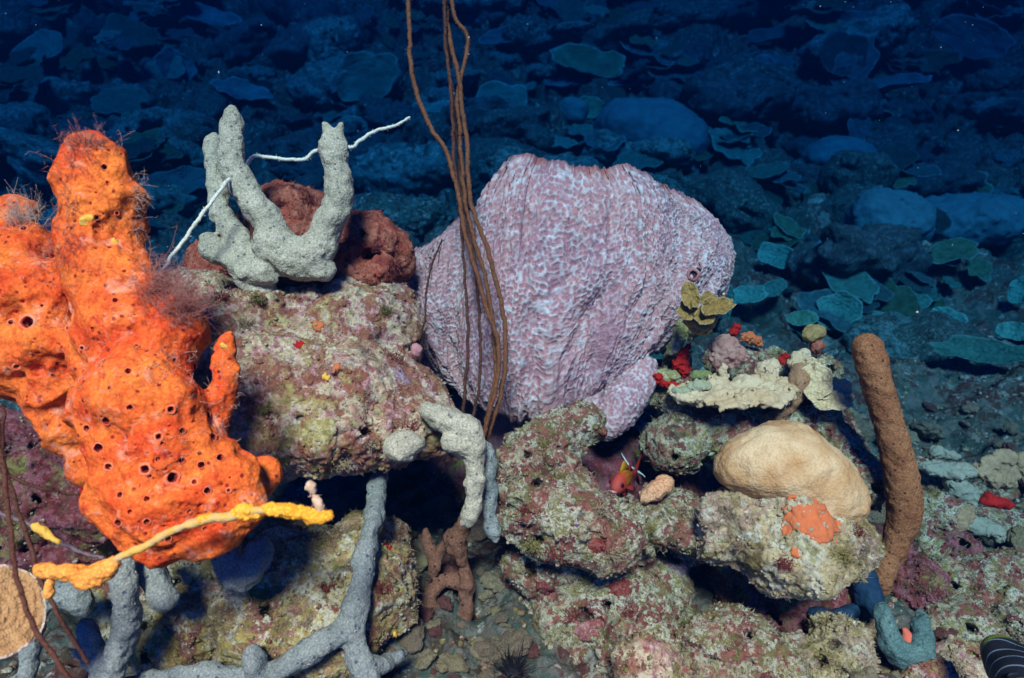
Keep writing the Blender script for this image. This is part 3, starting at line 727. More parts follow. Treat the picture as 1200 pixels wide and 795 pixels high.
ropes('rope_sponge', [[(448, 535, 1.36, 10), (446, 552, 1.31, 10), (441, 580, 1.25, 11), (436, 610, 1.19, 11), (428, 645, 1.15, 12), (424, 675, 1.13, 11), (418, 705, 1.11, 13), (404, 735, 1.09, 14), (372, 758, 1.07, 13), (335, 780, 1.06, 12), (290, 802, 1.05, 12), (250, 815, 1.05, 12)],
    [(410, 722, 1.09, 12), (414, 750, 1.09, 12), (422, 775, 1.08, 13), (436, 815, 1.07, 13)], [(420, 788, 1.08, 10), (448, 778, 1.1, 9), (474, 766, 1.14, 6)], [(301, 795, 1.05, 10), (299, 778, 1.05, 11), (296, 763, 1.05, 8)], [(292, 800, 1.05, 10), (240, 790, 1.05, 12), (190, 796, 1.05, 11), (150, 802, 1.05, 10)]],
    M_blue, 'long grey blue rope sponge hanging under the ledge and forking at the bottom', seed=15, pores=14)
ropes('rope_sponge', [[(304, 555, 1.02, 8), (307, 572, 1.02, 10), (300, 592, 1.02, 10)], [(306, 640, 1.04, 11), (297, 660, 1.03, 13), (280, 678, 1.03, 16), (270, 660, 1.04, 15), (262, 640, 1.05, 14)]], M_blue, 'grey sponge lobes hanging below the right end of the orange sponge', seed=16)
ropes('rope_sponge', [[(160, 640, 1.05, 13), (175, 668, 1.04, 15), (193, 702, 1.03, 16)]], M_blue, 'stubby grey sponge lobe hanging below the middle of the orange sponge', seed=17)
ropes('rope_sponge', [[(146, 660, 1.0, 12), (150, 700, 1.0, 14), (142, 745, 1.0, 15), (128, 800, 1.0, 15)], [(96, 735, 1.0, 9), (106, 755, 1.0, 12), (122, 790, 1.0, 13)], [(110, 775, 1.0, 10), (90, 765, 1.0, 9)]], M_blue, 'forked blue grey sponge in the lower left corner', seed=18, pores=6)
ropes('rope_sponge', [[(60, 690, 1.08, 10), (40, 730, 1.06, 12), (30, 800, 1.02, 13)], [(62, 690, 1.08, 12), (85, 700, 1.08, 14), (100, 715, 1.08, 10)]], M_blue, 'dim grey sponge behind the pale plate coral', seed=19)
ropes('tube_sponge', [[(1016, 405, 1.36, 18), (1021, 425, 1.36, 19), (1032, 465, 1.37, 18), (1044, 505, 1.38, 18), (1053, 545, 1.39, 20), (1060, 585, 1.4, 21), (1058, 612, 1.41, 18), (1048, 640, 1.42, 15), (1036, 668, 1.42, 13), (1034, 692, 1.42, 8)]],
    M_brown, 'tall brown tube sponge leaning beside the pale boulder', seed=20, pores=60, n1=(.003, 28), knob=.0004, thin=.82)
ropes('tube_sponge', [[(937, 436, 1.52, 12), (934, 452, 1.52, 13), (926, 468, 1.52, 11), (912, 484, 1.53, 8), (897, 488, 1.54, 6)]], M_brownp, 'short brown tube sponge curling in front of the tan plate coral', seed=21, pores=8)
ropes('sponge_tube', [[(942, 452, 1.56, 4), (946, 470, 1.56, 6), (946, 484, 1.57, 5)]], plain('maroon_tube', (.22, .03, .04), (.15, .02, .03), 3), 'small maroon tube between the short brown tube and ruffled coral', seed=22)
ropes('branching_sponge', [[(548, 606, 1.34, 7), (541, 620, 1.35, 9), (533, 634, 1.36, 13), (541, 655, 1.36, 8), (547, 685, 1.36, 8), (546, 715, 1.36, 8), (536, 732, 1.36, 10), (549, 748, 1.35, 13), (546, 765, 1.35, 9)], [(549, 748, 1.35, 9), (564, 737, 1.36, 6)],
    [(522, 640, 1.37, 6), (510, 655, 1.38, 6), (508, 672, 1.38, 5)], [(543, 680, 1.37, 7), (523, 682, 1.37, 7), (509, 690, 1.37, 6), (500, 705, 1.37, 9), (508, 720, 1.36, 13), (525, 724, 1.36, 9), (537, 728, 1.36, 9)], [(500, 718, 1.36, 13), (514, 722, 1.36, 12)], [(510, 655, 1.38, 6), (502, 640, 1.39, 5), (498, 622, 1.4, 4)], [(549, 748, 1.35, 12), (540, 768, 1.34, 12), (548, 780, 1.33, 7)], [(500, 718, 1.36, 11), (490, 735, 1.36, 8), (492, 752, 1.36, 5)], [(536, 732, 1.36, 9), (524, 748, 1.35, 7), (530, 762, 1.35, 5)]],
    M_brown2, 'dark brown branching sponge in the hollow under the grey rope sponge', seed=23, n1=(.008, 26), pores=12)
ropes('rope_sponge', [[(1036, 714, 1.26, 9), (1040, 740, 1.25, 13), (1052, 764, 1.24, 14), (1072, 764, 1.24, 13), (1080, 742, 1.25, 11), (1078, 728, 1.26, 8)]], sponge('teal_sponge_skin', (.07, .14, .14), (.11, .19, .18), 6, 260, pore=(.05, .08, .1)), 'small teal sponge curled into a cup at the lower right', seed=24, n1=(.012, 26), n2=(.004, 70))
ropes('sponge_patch', [[(1060, 738, 1.255, 5), (1063, 748, 1.25, 6), (1066, 754, 1.25, 4)]], plain('salmon_patch', (.62, .14, .08), (.5, .12, .1), 3), 'salmon red growth inside the teal sponge cup', seed=25, k=.006)
ropes('sponge_mass', [[(1010, 672, 1.38, 14), (1018, 695, 1.36, 16), (1028, 715, 1.34, 12)], [(955, 722, 1.36, 10), (975, 728, 1.35, 12), (1000, 716, 1.36, 10)]], plain('blue_shadow_paint', (.008, .028, .065), (.012, .04, .08), 3, 60), 'sponge painted in deep blue shade under the right edge of the boulder', seed=26)  # the blue shadow is put into the colour here

# ================================================================== WIRE CORALS AND WHIPS
def whip(name, rows, mat, label, cat='wire coral', group=None, sides=9, n=14, rag=.10, freq=260, parent=None, fuzz=1500):
    rows = [(a, b, c, e*(.8 if 'white' in label else 1)) for a, b, c, e in rows]
    q = smooth_path(rows, n); P = np.array([at(a, b, c) for a, b, c, _ in q])
    L = np.concatenate([[0], np.cumsum(np.linalg.norm(np.diff(P, axis=0), axis=1))]); K = int(L[-1]/.0022)+4
    s = np.linspace(0, L[-1], K); P2 = np.stack([np.interp(s, L, P[:, i]) for i in range(3)], 1)
    r = np.interp(s, L, [S(x[3], x[2]) for x in q])
    P2 = P2+np.stack([fbm(P2, 38, 2, .5, 3), fbm(P2, 38, 2, .5, 4), fbm(P2, 38, 2, .5, 5)], 1)*.0034
    V, F = tube1(P2, r, sides); N = vnormals(V, F)
    rr = np.repeat(np.concatenate([r[:1], r, r[-1:]]), sides)
    V = V+N*(rag*rr*(noise3(V*freq, 3)*1.6+noise3(V*freq*2.1, 4)))[:, None]
    o = build(name, V, F, mat, base=P2[-1], label=label, cat=cat, group=group, parent=parent)
    if fuzz:
        rg = np.random.default_rng(len(P2)); k = int(L[-1]*fuzz); i = rg.integers(0, len(P2), k); dn = rg.normal(0, 1, (k, 3)); dn /= np.linalg.norm(dn, axis=1)[:, None]
        v, f = blades(P2[i]+dn*r[i][:, None]*.7, dn, rg, .0032, .0007, .3); build('polyp_fuzz', v, f, mat, parent=o, kind='stuff')
    return o, P2, r
M_whip = plain('brown_whip_skin', (.14, .055, .028), (.20, .085, .042), 3, 120, .85, 500, .002)
M_whipd = plain('dark_whip_skin', (.075, .032, .022), (.11, .05, .035), 4, 120, .85, 500, .002)
WH = 'brown wire corals rising in front of the barrel sponge'
whips = [
 ([(477, -90, 1.46, 3.2), (478, -20, 1.46, 3.2), (479, 20, 1.46, 3.2), (482, 80, 1.45, 3.3), (490, 115, 1.45, 3.4), (505, 150, 1.44, 3.4), (524, 180, 1.43, 3.3), (534, 215, 1.43, 3.3), (543, 262, 1.43, 3.3), (554, 305, 1.43, 3.2), (570, 360, 1.43, 3.2), (584, 402, 1.43, 3.2), (583, 440, 1.43, 3.2), (575, 480, 1.43, 3.2), (562, 530, 1.45, 3.2)], 'long brown wire coral bowing far out to the left near the top', M_whip),
 ([(520, -90, 1.49, 3.4), (521, -30, 1.49, 3.4), (523, 20, 1.49, 3.4), (530, 60, 1.48, 3.4), (538, 92, 1.48, 3.4), (542, 130, 1.48, 3.4), (547, 165, 1.48, 3.4), (549, 210, 1.47, 3.4), (554, 245, 1.47, 3.4), (570, 290, 1.46, 3.4), (584, 340, 1.46, 3.4), (592, 385, 1.46, 3.4), (592, 425, 1.46, 3.4), (586, 465, 1.46, 3.4), (575, 500, 1.46, 3.3), (566, 530, 1.48, 3.3)], 'long brown wire coral bulging furthest right across the sponge wall', M_whip),
 ([(522, -60, 1.51, 3), (532, 15, 1.51, 3), (546, 38, 1.51, 3), (548, 58, 1.51, 3), (541, 85, 1.50, 3), (536, 120, 1.50, 3), (539, 160, 1.5, 3), (541, 190, 1.5, 3), (545, 235, 1.49, 3), (550, 260, 1.49, 3), (566, 315, 1.48, 3), (576, 365, 1.48, 3), (579, 405, 1.48, 3), (581, 435, 1.48, 3), (574, 475, 1.48, 3), (563, 530, 1.49, 3)], 'brown wire coral with a kink to the right just below the frame top', M_whip),
 ([(518, -70, 1.47, 2.6), (521, 0, 1.47, 2.6), (522, 55, 1.47, 2.6), (528, 100, 1.46, 2.6), (531, 150, 1.46, 2.6), (532, 190, 1.46, 2.6), (537, 225, 1.46, 2.2), (541, 270, 1.46, 2.0), (545, 330, 1.46, 2.2), (549, 390, 1.46, 2.4), (546, 440, 1.46, 2.4), (541, 500, 1.48, 2.4)], 'thin brown wire coral hanging nearly straight, leftmost of the bundle at the foot', M_whipd),
 ([(523, 45, 1.53, 2.0), (526, 75, 1.53, 2.2), (532, 120, 1.53, 2.2), (537, 170, 1.52, 2.2), (540, 220, 1.51, 2.2), (549, 270, 1.5, 2.1), (557, 310, 1.5, 2.1), (562, 375, 1.5, 2.1), (563, 425, 1.5, 2.1), (559, 465, 1.5, 2.1), (551, 505, 1.52, 2.1)], 'thin dark wire coral in the middle of the brown bundle', M_whipd),
 ([(518, 281, 1.5, 1.3), (510, 300, 1.5, 1.4), (503, 322, 1.5, 1.5), (499, 350, 1.5, 1.5), (498, 372, 1.5, 1.5), (490, 402, 1.51, 1.5), (482, 415, 1.52, 1.5)], 'short hair thin whip against the left edge of the barrel sponge', M_whipd)]
for rows, lab, m in whips: whip('wire_coral', [(a, b, c-.10, e*.8) for a, b, c, e in rows], m, lab, group=WH, rag=.26)
M_white = plain('white_wire_skin', (.66, .66, .55), (.74, .74, .64), 3, 120, .8, 500, .002)
whip('wire_coral', [(180, 330, 1.16, 2.5), (195, 310, 1.17, 2.5), (205, 296, 1.18, 2.7), (218, 278, 1.19, 2.7), (238, 250, 1.20, 2.7), (256, 226, 1.22, 2.4), (266, 214, 1.25, 3), (277, 204, 1.33, 2.8), (288, 196, 1.38, 2.6), (294, 186, 1.39, 2.6), (304, 183, 1.39, 2.6), (325, 186, 1.39, 2.6), (353, 188, 1.39, 2.6), (366, 180, 1.39, 2.6), (378, 174, 1.40, 2.6), (396, 172, 1.40, 2.6), (412, 173, 1.4, 2.6), (422, 165, 1.4, 2.6), (434, 156, 1.4, 2.5), (452, 150, 1.4, 2.3), (466, 146, 1.4, 2.1), (481, 138, 1.4, 1.6)], M_white,
     'thin white wire coral zigzagging through the grey sponge fingers', rag=.22)
for rows, lab in (
 ([(-6, 470, .86, 2.2), (0, 525, .84, 2.6), (8, 590, .82, 2.7), (18, 665, .80, 2.8), (40, 735, .79, 2.8), (85, 800, .78, 2.8), (100, 830, .78, 2.8)], 'dark whip crossing the front of the pale plate coral'),
 ([(2, 480, .90, 2.2), (5, 545, .89, 2.4), (28, 620, .88, 2.5), (50, 685, .87, 2.5), (82, 745, .86, 2.4), (104, 775, .86, 2.2)], 'dark whip running right of the pale plate coral'),
 ([(-10, 545, .96, 2.0), (10, 557, .96, 2.1), (40, 569, .97, 2.1), (75, 578, .98, 1.6), (95, 580, .98, 1.0)], 'short dark whip lying across the maroon rock')):
    whip('wire_coral', rows, M_whipd, lab, group='dark whips in the lower left corner')
whip('sea_whip', [(-8, 597, .97, 2.2), (10, 606, .97, 2.2), (40, 618, .97, 2.4), (62, 632, .97, 2.4), (90, 645, .96, 2.2), (122, 655, .95, 1.8)], plain('purple_stem', (.12, .08, .10), (.20, .15, .16), 3), 'thin purple stem with a small yellow growth beside the maroon rock', cat='sea whip')
sw = bpy.data.objects[[o.name for o in COL.objects if o.name.startswith('sea_whip')][-1]]
s = SDF(.006).chain(*pxpath([(38, 615, .97, 2.4), (46, 620, .97, 3.6), (54, 626, .97, 3.2), (68, 635, .965, 2)], 3)).noise(.004, 90, 3, 3)
v, f = s.mesh(.0022); build('yellow_growth', v, f, M_yel, parent=sw)

# yellow crusted rope lying across the orange sponge
def yellow_rope():
    dz = .80
    M_stem = plain('rope_stem', (.42, .36, .22), (.55, .36, .06), 6, 60)
    M_y = sponge('yellow_crust_growth', (.74, .36, .03), (.80, .42, .05), 5, 230, rough=.7); M_o = sponge('apricot_crust_growth', (.74, .30, .055), (.78, .38, .09), 6, 230, rough=.7)
    P, r = pxpath([(136, 655, dz, 3.5), (170, 640, dz, 3.6), (202, 622, dz, 3.6), (235, 611, dz, 4.2), (252, 607, dz, 3.4), (268, 606, dz, 4), (290, 600, dz, 4.5), (330, 598, dz, 4.5), (372, 604, dz, 4)], 6)
    s = SDF(.006).chain(P, r*.8).noise(.0022, 80, 3, 3); v, f = s.mesh(.002)
    o = build('crusted_rope', v, f, M_stem, base=P[0], label='thin stem crusted with yellow growth lying across the orange sponge', cat='sea whip')
    def lump(nm, rows, m, a=.0042, lab=None):
        P, r = pxpath(rows, 5); s = SDF(.005).chain(P, r*.82).noise(a, 95, 3, 7); v, f = s.mesh(.0019)
        v = v+vnormals(v, f)*(.0022*(1-1.3*worley(v, 120, 5)))[:, None]
        build(nm, v, f, m, parent=o, label=lab)
    lump('yellow_growth', [(276, 602, dz, 5), (286, 600, dz, 7), (300, 602, dz, 5.5)], M_y)
    lump('yellow_growth', [(312, 597, dz, 6), (330, 598, dz, 7), (350, 602, dz, 7), (368, 605, dz, 6.5), (384, 606, dz, 6)], M_y)
    lump('yellow_growth', [(228, 612, dz, 4.5), (245, 607, dz, 5)], M_y)
    lump('apricot_growth', [(134, 660, dz, 6), (124, 668, dz, 10), (112, 674, dz, 12), (98, 680, dz, 10), (90, 672, dz, 9), (76, 671, dz, 7.5), (62, 670, dz, 6.5), (48, 668, dz, 8)], M_o, .003, 'thick apricot lump at the stem end')
    lump('apricot_growth', [(60, 676, dz, 2), (58, 690, dz, 3), (57, 699, dz, 3.6)], M_o, .001, 'drop shaped lobe')
    lump('pale_tip', [(376, 602, dz, 2), (373, 588, dz, 2.6), (366, 578, dz, 2.2), (363, 568, dz, 2.4)], plain('pale_tip', (.40, .30, .20), (.52, .44, .33), 3, 120), .004)
    rng = np.random.default_rng(5); k = 60
    Pc = np.array([at(rng.uniform(355, 392), rng.uniform(566, 615), dz) for _ in range(k)])
    ok = [np.min(np.hypot(*(np.array([[372, 588], [366, 576], [378, 604], [360, 603]])-np.array([(p-CAM)@RT/((p-CAM)@FW)*800+600, 397.5-(p-CAM)@UP/((p-CAM)@FW)*800])).T)) < 7 for p in Pc]
    Pc = Pc[ok]; v, f = blades(Pc, rng.normal(0, 1, Pc.shape), rng, .010, .0005); build('fuzz', v, f, M_hyd, parent=o, kind='stuff')
M_hyd = plain('hydroid_stalks', (.55, .44, .38), (.40, .22, .18), 3, 30)
yellow_rope()

# ================================================================== HYDROIDS on the orange sponge
def hydroid(spots, n, length, label, seed, m, reach=.35, w=.00035, lift=.25, fuzz=5, kind=None):
    rng = np.random.default_rng(seed); Ps = []; Ns = []
    tries = 0
    while len(Ps) < n and tries < n*30:
        tries += 1
        px, py, sx, sy = spots[rng.integers(len(spots))]
        h, nn = first_hit(OBV, rng.normal(px, sx), rng.normal(py, sy))
        if h is None: continue
        Ps.append(h); Ns.append(nn)
    P = np.array(Ps); N = np.array(Ns); N[:, 2] += lift; D = N+rng.normal(0, reach, N.shape); D /= np.linalg.norm(D, axis=1)[:, None]
    L = (length*(.35+.9*rng.random(len(P))))[:, None, None]; t = np.linspace(0, 1, 7)[None, :, None]
    curl = rng.normal(0, .55, (len(P), 1, 3)); paths = P[:, None]-D[:, None]*.002+D[:, None]*L*t+curl*L*t*t*.6+np.cross(D[:, None], curl)*L*t**3*.5
    v, f = tubes(paths, (w*(1-.6*t[..., 0]))*np.ones((len(P), 1)), 3)
    o = build('hydroid', v, f, m, base=P.mean(0), label=label, cat='hydroid', kind=kind)
    if fuzz:    # side filaments
        i = rng.integers(0, len(P), len(P)*fuzz); j = rng.integers(2, 7, len(i)); Q = paths[i, j]
        v, f = blades(Q, rng.normal(0, 1, Q.shape), rng, length*.28, w*.55, .5)
        build('side_branch_fuzz', v, f, m, parent=o, kind='stuff')
    return o
M_hyd2 = plain('hydroid_pink', (.34, .13, .11), (.46, .24, .20), 4, 30); M_hyd3 = plain('hydroid_cream', (.56, .48, .42), (.46, .32, .26), 5, 30)
hydroid([(205, 345, 18, 16), (190, 330, 14, 14), (215, 360, 12, 10)], 420, .036, 'fluffy brownish pink hydroid tuft on the right shoulder of the orange sponge', 3, M_hyd2)
hydroid([(28, 258, 11, 6)], 110, .034, 'cream hydroid tuft on the left shoulder of the orange sponge', 4, M_hyd3, lift=.6)
hydroid([(118, 172, 24, 6), (92, 185, 8, 12), (105, 170, 15, 5)], 90, .026, 'wispy hydroid tuft on the topmost knob of the orange sponge', 5, M_hyd2, lift=.5)
hydroid([(160, 215, 5, 24), (158, 250, 6, 20)], 55, .018, 'short pale bristles down the right side of the orange knob', 6, M_hyd3, kind='stuff')
hydroid([(80, 240, 8, 24), (90, 290, 18, 30), (60, 305, 20, 20)], 130, .022, 'thin reddish fuzz in the cleft left of the orange knob', 7, M_hyd2, kind='stuff')
hydroid([(150, 440, 40, 18), (110, 440, 20, 14), (200, 420, 20, 14), (60, 400, 30, 30), (200, 520, 40, 30)], 260, .009, 'fine pale fuzz across the waist of the orange sponge', 8, M_hyd3, fuzz=2, kind='stuff')
hydroid([(262, 420, 10, 30), (275, 470, 8, 20), (240, 470, 14, 20)], 60, .014, 'sparse pale hairs on the thin orange finger', 9, M_hyd3, fuzz=2, kind='stuff')

# ================================================================== HARD CORALS AND SMALL GROWTHS
def lumps(name, balls, mat, label, cat='coral', h=.0028, k=.012, n1=(.006, 36), n2=(.0028, 100), seed=1, group=None, chains=(), parent=None, knob=0):
    s = SDF(k)
    for b in balls: s.ball(at(*b[:3]), S(b[3], b[2]), b[4] if len(b) > 4 else (1, 1, .9))
    for c in chains: s.chain(*pxpath(c, 3))
    s.noise(n1[0], n1[1], 3, seed, .6); s.noise(n2[0]*1.4, n2[1], 3, seed+5, .6)
    V, F = s.mesh(h)
    if knob: V = V+vnormals(V, F)*(knob*(1-1.3*worley(V, 120, seed)))[:, None]
    o = build(name, V, F, mat, label=label, cat=cat, group=group, parent=parent); MESHES[o.name] = (V, F)
    return o
def hard(name, c0, c1, seed, ridge=190):
    n = NT(name); v = n.shift(seed)
    c = n.mix(n.ramp(n.noise(v, 15, 4, .5), [(.36, 0), (.62, 1)]), c0, c1)
    d = n.vor(v, ridge*2); c = n.mix(.35, c, n.ramp(d, [(.1, 1.3), (.7, .75)]), 'MULTIPLY')
    return n.done(c, .8, n.bump(d, .6, -.0018, n.bump(n.noise(v, 60, 4, .6), .4, .004)))
M_tan = hard('tan_coral_skin', (.58, .43, .25), (.44, .26, .12), 3, 110)
M_cream = hard('cream_coral_skin', (.60, .47, .30), (.52, .37, .21), 4)
M_gold = hard('golden_coral_skin', (.26, .17, .06), (.34, .24, .10), 5)
M_pinkc = hard('rosy_coral_skin', (.42, .27, .22), (.36, .18, .15), 6)
M_redsp = plain('red_sponge', (.46, .015, .012), (.28, .012, .012), 3, 60)
M_wine = crust('wine_growth', [(.24, .03, .035), (.15, .02, .02), (.28, .09, .07)], 3.3, 2.2, .35, .4)
M_orsp = plain('orange_crust', (.55, .15, .05), (.46, .13, .06), 4, 60)
lumps('dome_coral', [(855.4, 548, 1.274, 18.0), (882.2, 541, 1.264, 30.6), (912.0, 535, 1.264, 37.8), (943.7, 546, 1.264, 41.4), (974.4, 572, 1.259, 33.3), (989.8, 596, 1.254, 18.9), (926.4, 558, 1.239, 32.4), (888.0, 552, 1.239, 23.4), (964.8, 584, 1.234, 27.0), (921.6, 520, 1.304, 21.6)], M_tan,
      'smooth tan dome coral capping the pale boulder', k=.05, n1=(.006, 18), n2=(.0012, 120), seed=3)
# encrusting patches that follow the surface under them
def crust_patch(src, px, py, rpx, mat, name, label, cat='sponge', thick=.003, seed=1, group=None, stretch=1.0):
    V, F = MESHES[src]; bv = BV.setdefault(src, None) or bvh_of(V, F); BV[src] = bv
    h, n = first_hit(bv, px, py)
    if h is None: return None
    D = V-h; r = S(rpx, (h-CAM)@FW)
    d = np.sqrt((D[:, 0]/stretch)**2+D[:, 1]**2+D[:, 2]**2)
    m = .85-d/r+.5*fbm(V, 1.1/r, 2, .6, seed)+.28*fbm(V, 3.5/r, 4, .7, seed+9)
    N = vnormals(V, F); ok = (m > .0) & (N@n > -.2)
    fs = F[ok[F].all(1)]
    if len(fs) < 4: return None
    u, inv = np.unique(fs, return_inverse=True); fs = inv.reshape(fs.shape)
    T = thick*np.clip(m[u]*6, .25, 1)*(1+.5*fbm(V[u], 120, 2, .5, seed+3))
    top = V[u]+N[u]*T[:, None]; bot = V[u]-N[u]*.004
    k = len(u)
    e = np.concatenate([fs[:, [i, (i+1) % 4]] for i in range(4)]); key = {tuple(x) for x in e.tolist()}
    be = np.array([x for x in e.tolist() if (x[1], x[0]) not in key])
    side = np.stack([be[:, 1], be[:, 0], be[:, 0]+k, be[:, 1]+k], 1) if len(be) else np.zeros((0, 4), int)
    return build(name, np.vstack([top, bot]), np.concatenate([fs, fs[:, ::-1]+k, side]), mat, base=h, label=label, cat=cat, group=group)
BV = {}
bo = boulder.name; le = ledge.name; mo = mound.name
for a in [(958, 612, 30, M_orsp, 'large orange encrusting sponge on the front of the pale boulder', 1.6, 3), (922, 622, 9, M_orsp, 'small orange encrusting patch left of the large one on the boulder', 1.3, 4), (932, 648, 8, M_orsp, 'small orange encrusting patch low on the boulder', 1.2, 5),
          (926, 582, 9, M_orsp, 'orange encrusting patch just under the tan dome coral', 1.2, 6), (968, 590, 7, M_orsp, 'tiny salmon encrusting patch near the right end of the dome coral', 1., 7), (905, 572, 8, M_redsp, 'red encrusting patch under the left part of the dome coral', .8, 8)]:
    crust_patch(bo, a[0], a[1], a[2], a[3], 'encrusting_sponge', a[4], thick=.002, seed=a[6], stretch=a[5])
for a in [(350, 405, 8, M_redsp, 'red crust patch on the middle of the overhanging rock', 1.), (372, 382, 9, M_orsp, 'orange red crust patch high on the overhanging rock', 1.), (395, 430, 10, M_orsp, 'rusty orange crust patch at the centre of the overhanging rock', .6), (382, 442, 8, M_yel, 'yellow crust patch at the centre of the overhanging rock', 1.), (375, 505, 20, crust('olive_film', [(.42, .37, .15), (.34, .29, .10), (.48, .44, .26)], 3.3, 2.2, .35, .4), 'olive yellow film around the small finger coral on the rock', 1.6), (300, 535, 14, crust('rosy_film', [(.42, .22, .23), (.34, .15, .16), (.48, .34, .32)], 3.3, 2.2, .35, .4), 'rosy crust at the lower left of the overhanging rock', 1.5), (470, 440, 14, crust('lilac_film', [(.36, .23, .30), (.30, .18, .24), (.44, .36, .38)], 3.3, 2.2, .35, .4), 'lilac crust on the right slope of the overhanging rock', 1.2)]:
    crust_patch(le, a[0], a[1], a[2], a[3], 'encrusting_growth_patch', a[4], 'growth', .002, int(a[0]), stretch=a[5])
for a in [(700, 640, 12, M_wine, 'dark red crust patch high on the knobbly mound', 1.2), (690, 735, 16, crust('rose_crust', [(.36, .14, .14), (.26, .08, .08), (.40, .22, .20)], 3.3, 2.2, .35, .4), 'rose crust patch low on the knobbly mound', 1.4), (640, 690, 12, crust('wine_crust', [(.22, .035, .04), (.14, .025, .03), (.26, .09, .08)], 3.3, 2.2, .35, .4), 'wine red crust on the left foot of the mound', 1.2), (728, 690, 14, crust('wine_crust_b', [(.24, .04, .045), (.18, .03, .03), (.28, .10, .08)], 3.3, 2.2, .35, .4), 'wine red crust on the right side of the mound', 1.3), (822, 682, 14, crust('rust_crust', [(.38, .15, .07), (.28, .10, .05), (.42, .24, .14)], 3.3, 2.2, .35, .4), 'rusty orange streak beside the shaded hollow under the boulder', .7), (795, 665, 18, crust('lilac_crust', [(.26, .18, .24), (.20, .14, .19), (.34, .28, .32)], 3.3, 2.2, .35, .4), 'grey lilac crust on the right end of the mound', .9)]:
    crust_patch(mo, a[0], a[1], a[2], a[3], 'encrusting_growth_patch', a[4], 'growth', .0025, int(a[0]), stretch=a[5])
crust_patch(lowA.name, 310, 660, 12, plain('violet_crust', (.34, .20, .33), (.28, .14, .26), 3, 50), 'encrusting_growth_patch', 'violet pink crust below the yellow crusted stem', 'growth', .002, 31, stretch=.8)
crust_patch(lowA.name, 463, 742, 9, M_yel, 'encrusting_growth_patch', 'bright yellow crust at the lower right of the yellow green rock', 'growth', .002, 32, stretch=.6)
crust_patch(lowA.name, 455, 640, 9, M_redsp, 'encrusting_growth_patch', 'dark red crust beside the brown branching sponge', 'growth', .002, 33)
crust_patch(mar.name, 100, 580, 12, M_redsp, 'encrusting_growth_patch', 'blood red crust under the left edge of the orange sponge', 'growth', .002, 34)
lumps('finger_coral', [(372, 498, 1.19, 9, (1.3, .8, 1))], hard('yellow_coral', (.50, .42, .16), (.44, .36, .13), 4), 'small yellow finger coral on the overhanging rock', chains=[[(372, 498, 1.18, 8), (384, 486, 1.175, 4.5), (388, 470, 1.17, 2)], [(370, 498, 1.18, 6), (377, 482, 1.175, 3.5), (372, 474, 1.17, 1.6)], [(366, 500, 1.18, 6), (358, 488, 1.175, 2.5)]], n1=(.001, 60), n2=(.0006, 120), h=.0022, seed=4)
lumps('red_ball_sponge', [(445, 319, 1.44, 7, (1.15, 1, .9))], M_redsp, 'small round red sponge below the red algae knob', 'sponge', h=.002, n1=(.001, 40), n2=(.0006, 130))
lumps('orange_ball_sponge', [(437, 309, 1.45, 3.5)], M_orsp, 'tiny orange ball just above the round red sponge', 'sponge', h=.0018, n1=(.0005, 40), n2=(.0003, 130))
lumps('pink_knob', [(488, 411, 1.34, 7, (1, 1, 1.2))], plain('pink_knob', (.46, .22, .22), (.40, .18, .2), 3), 'small pink knob on the right edge of the overhanging rock', 'growth', h=.0022, n1=(.001, 40))
lumps('encrusting_sponge', [(768, 575, 1.33, 12), (758, 582, 1.32, 9), (780, 566, 1.33, 10)], sponge('peach_sponge', (.62, .30, .15), (.56, .34, .2), 3, 240, spot=(.68, .2, .06)), 'peach orange lump beside the red fish', 'sponge', k=.015, knob=.001, seed=6)
def surf(px, py):
    best = None
    for nm_ in [mo, bo]+[n_ for n_ in MESHES if n_.startswith('reef_rock')]:
        V_, F_ = MESHES[nm_]; b_ = BV.get(nm_) or bvh_of(V_, F_); BV[nm_] = b_; h_, _ = first_hit(b_, px, py)
        if h_ is not None and (best is None or (h_-CAM)@FW < best): best = (h_-CAM)@FW
    return best or 1.3
lumps('algae_clump', [(x_, y_, surf(798, 733)+.010, r_, (1.5, 1.6, .9)) for x_, y_, r_ in ((780, 734, 9), (796, 732, 12), (812, 730, 10), (802, 738, 9))], plain('green_algae', (.07, .10, .012), (.13, .15, .03), 3, 50, .9), 'low green algae clump under the shaded hollow', 'algae', k=.02, n1=(.006, 40), knob=.0025, seed=8)
al = [o for o in COL.objects if o.name.startswith('algae_clump')][-1]; v, f = MESHES[al.name]; rg_ = np.random.default_rng(4); P_, N_ = sample_surface(v, f, 1800, rg_); v, f = blades(P_, N_, rg_, .006, .0005)
build('algae_fuzz', v, f, plain('green_algae_fuzz', (.08, .11, .014), (.15, .16, .04), 3, 50, .9), parent=al, kind='stuff')

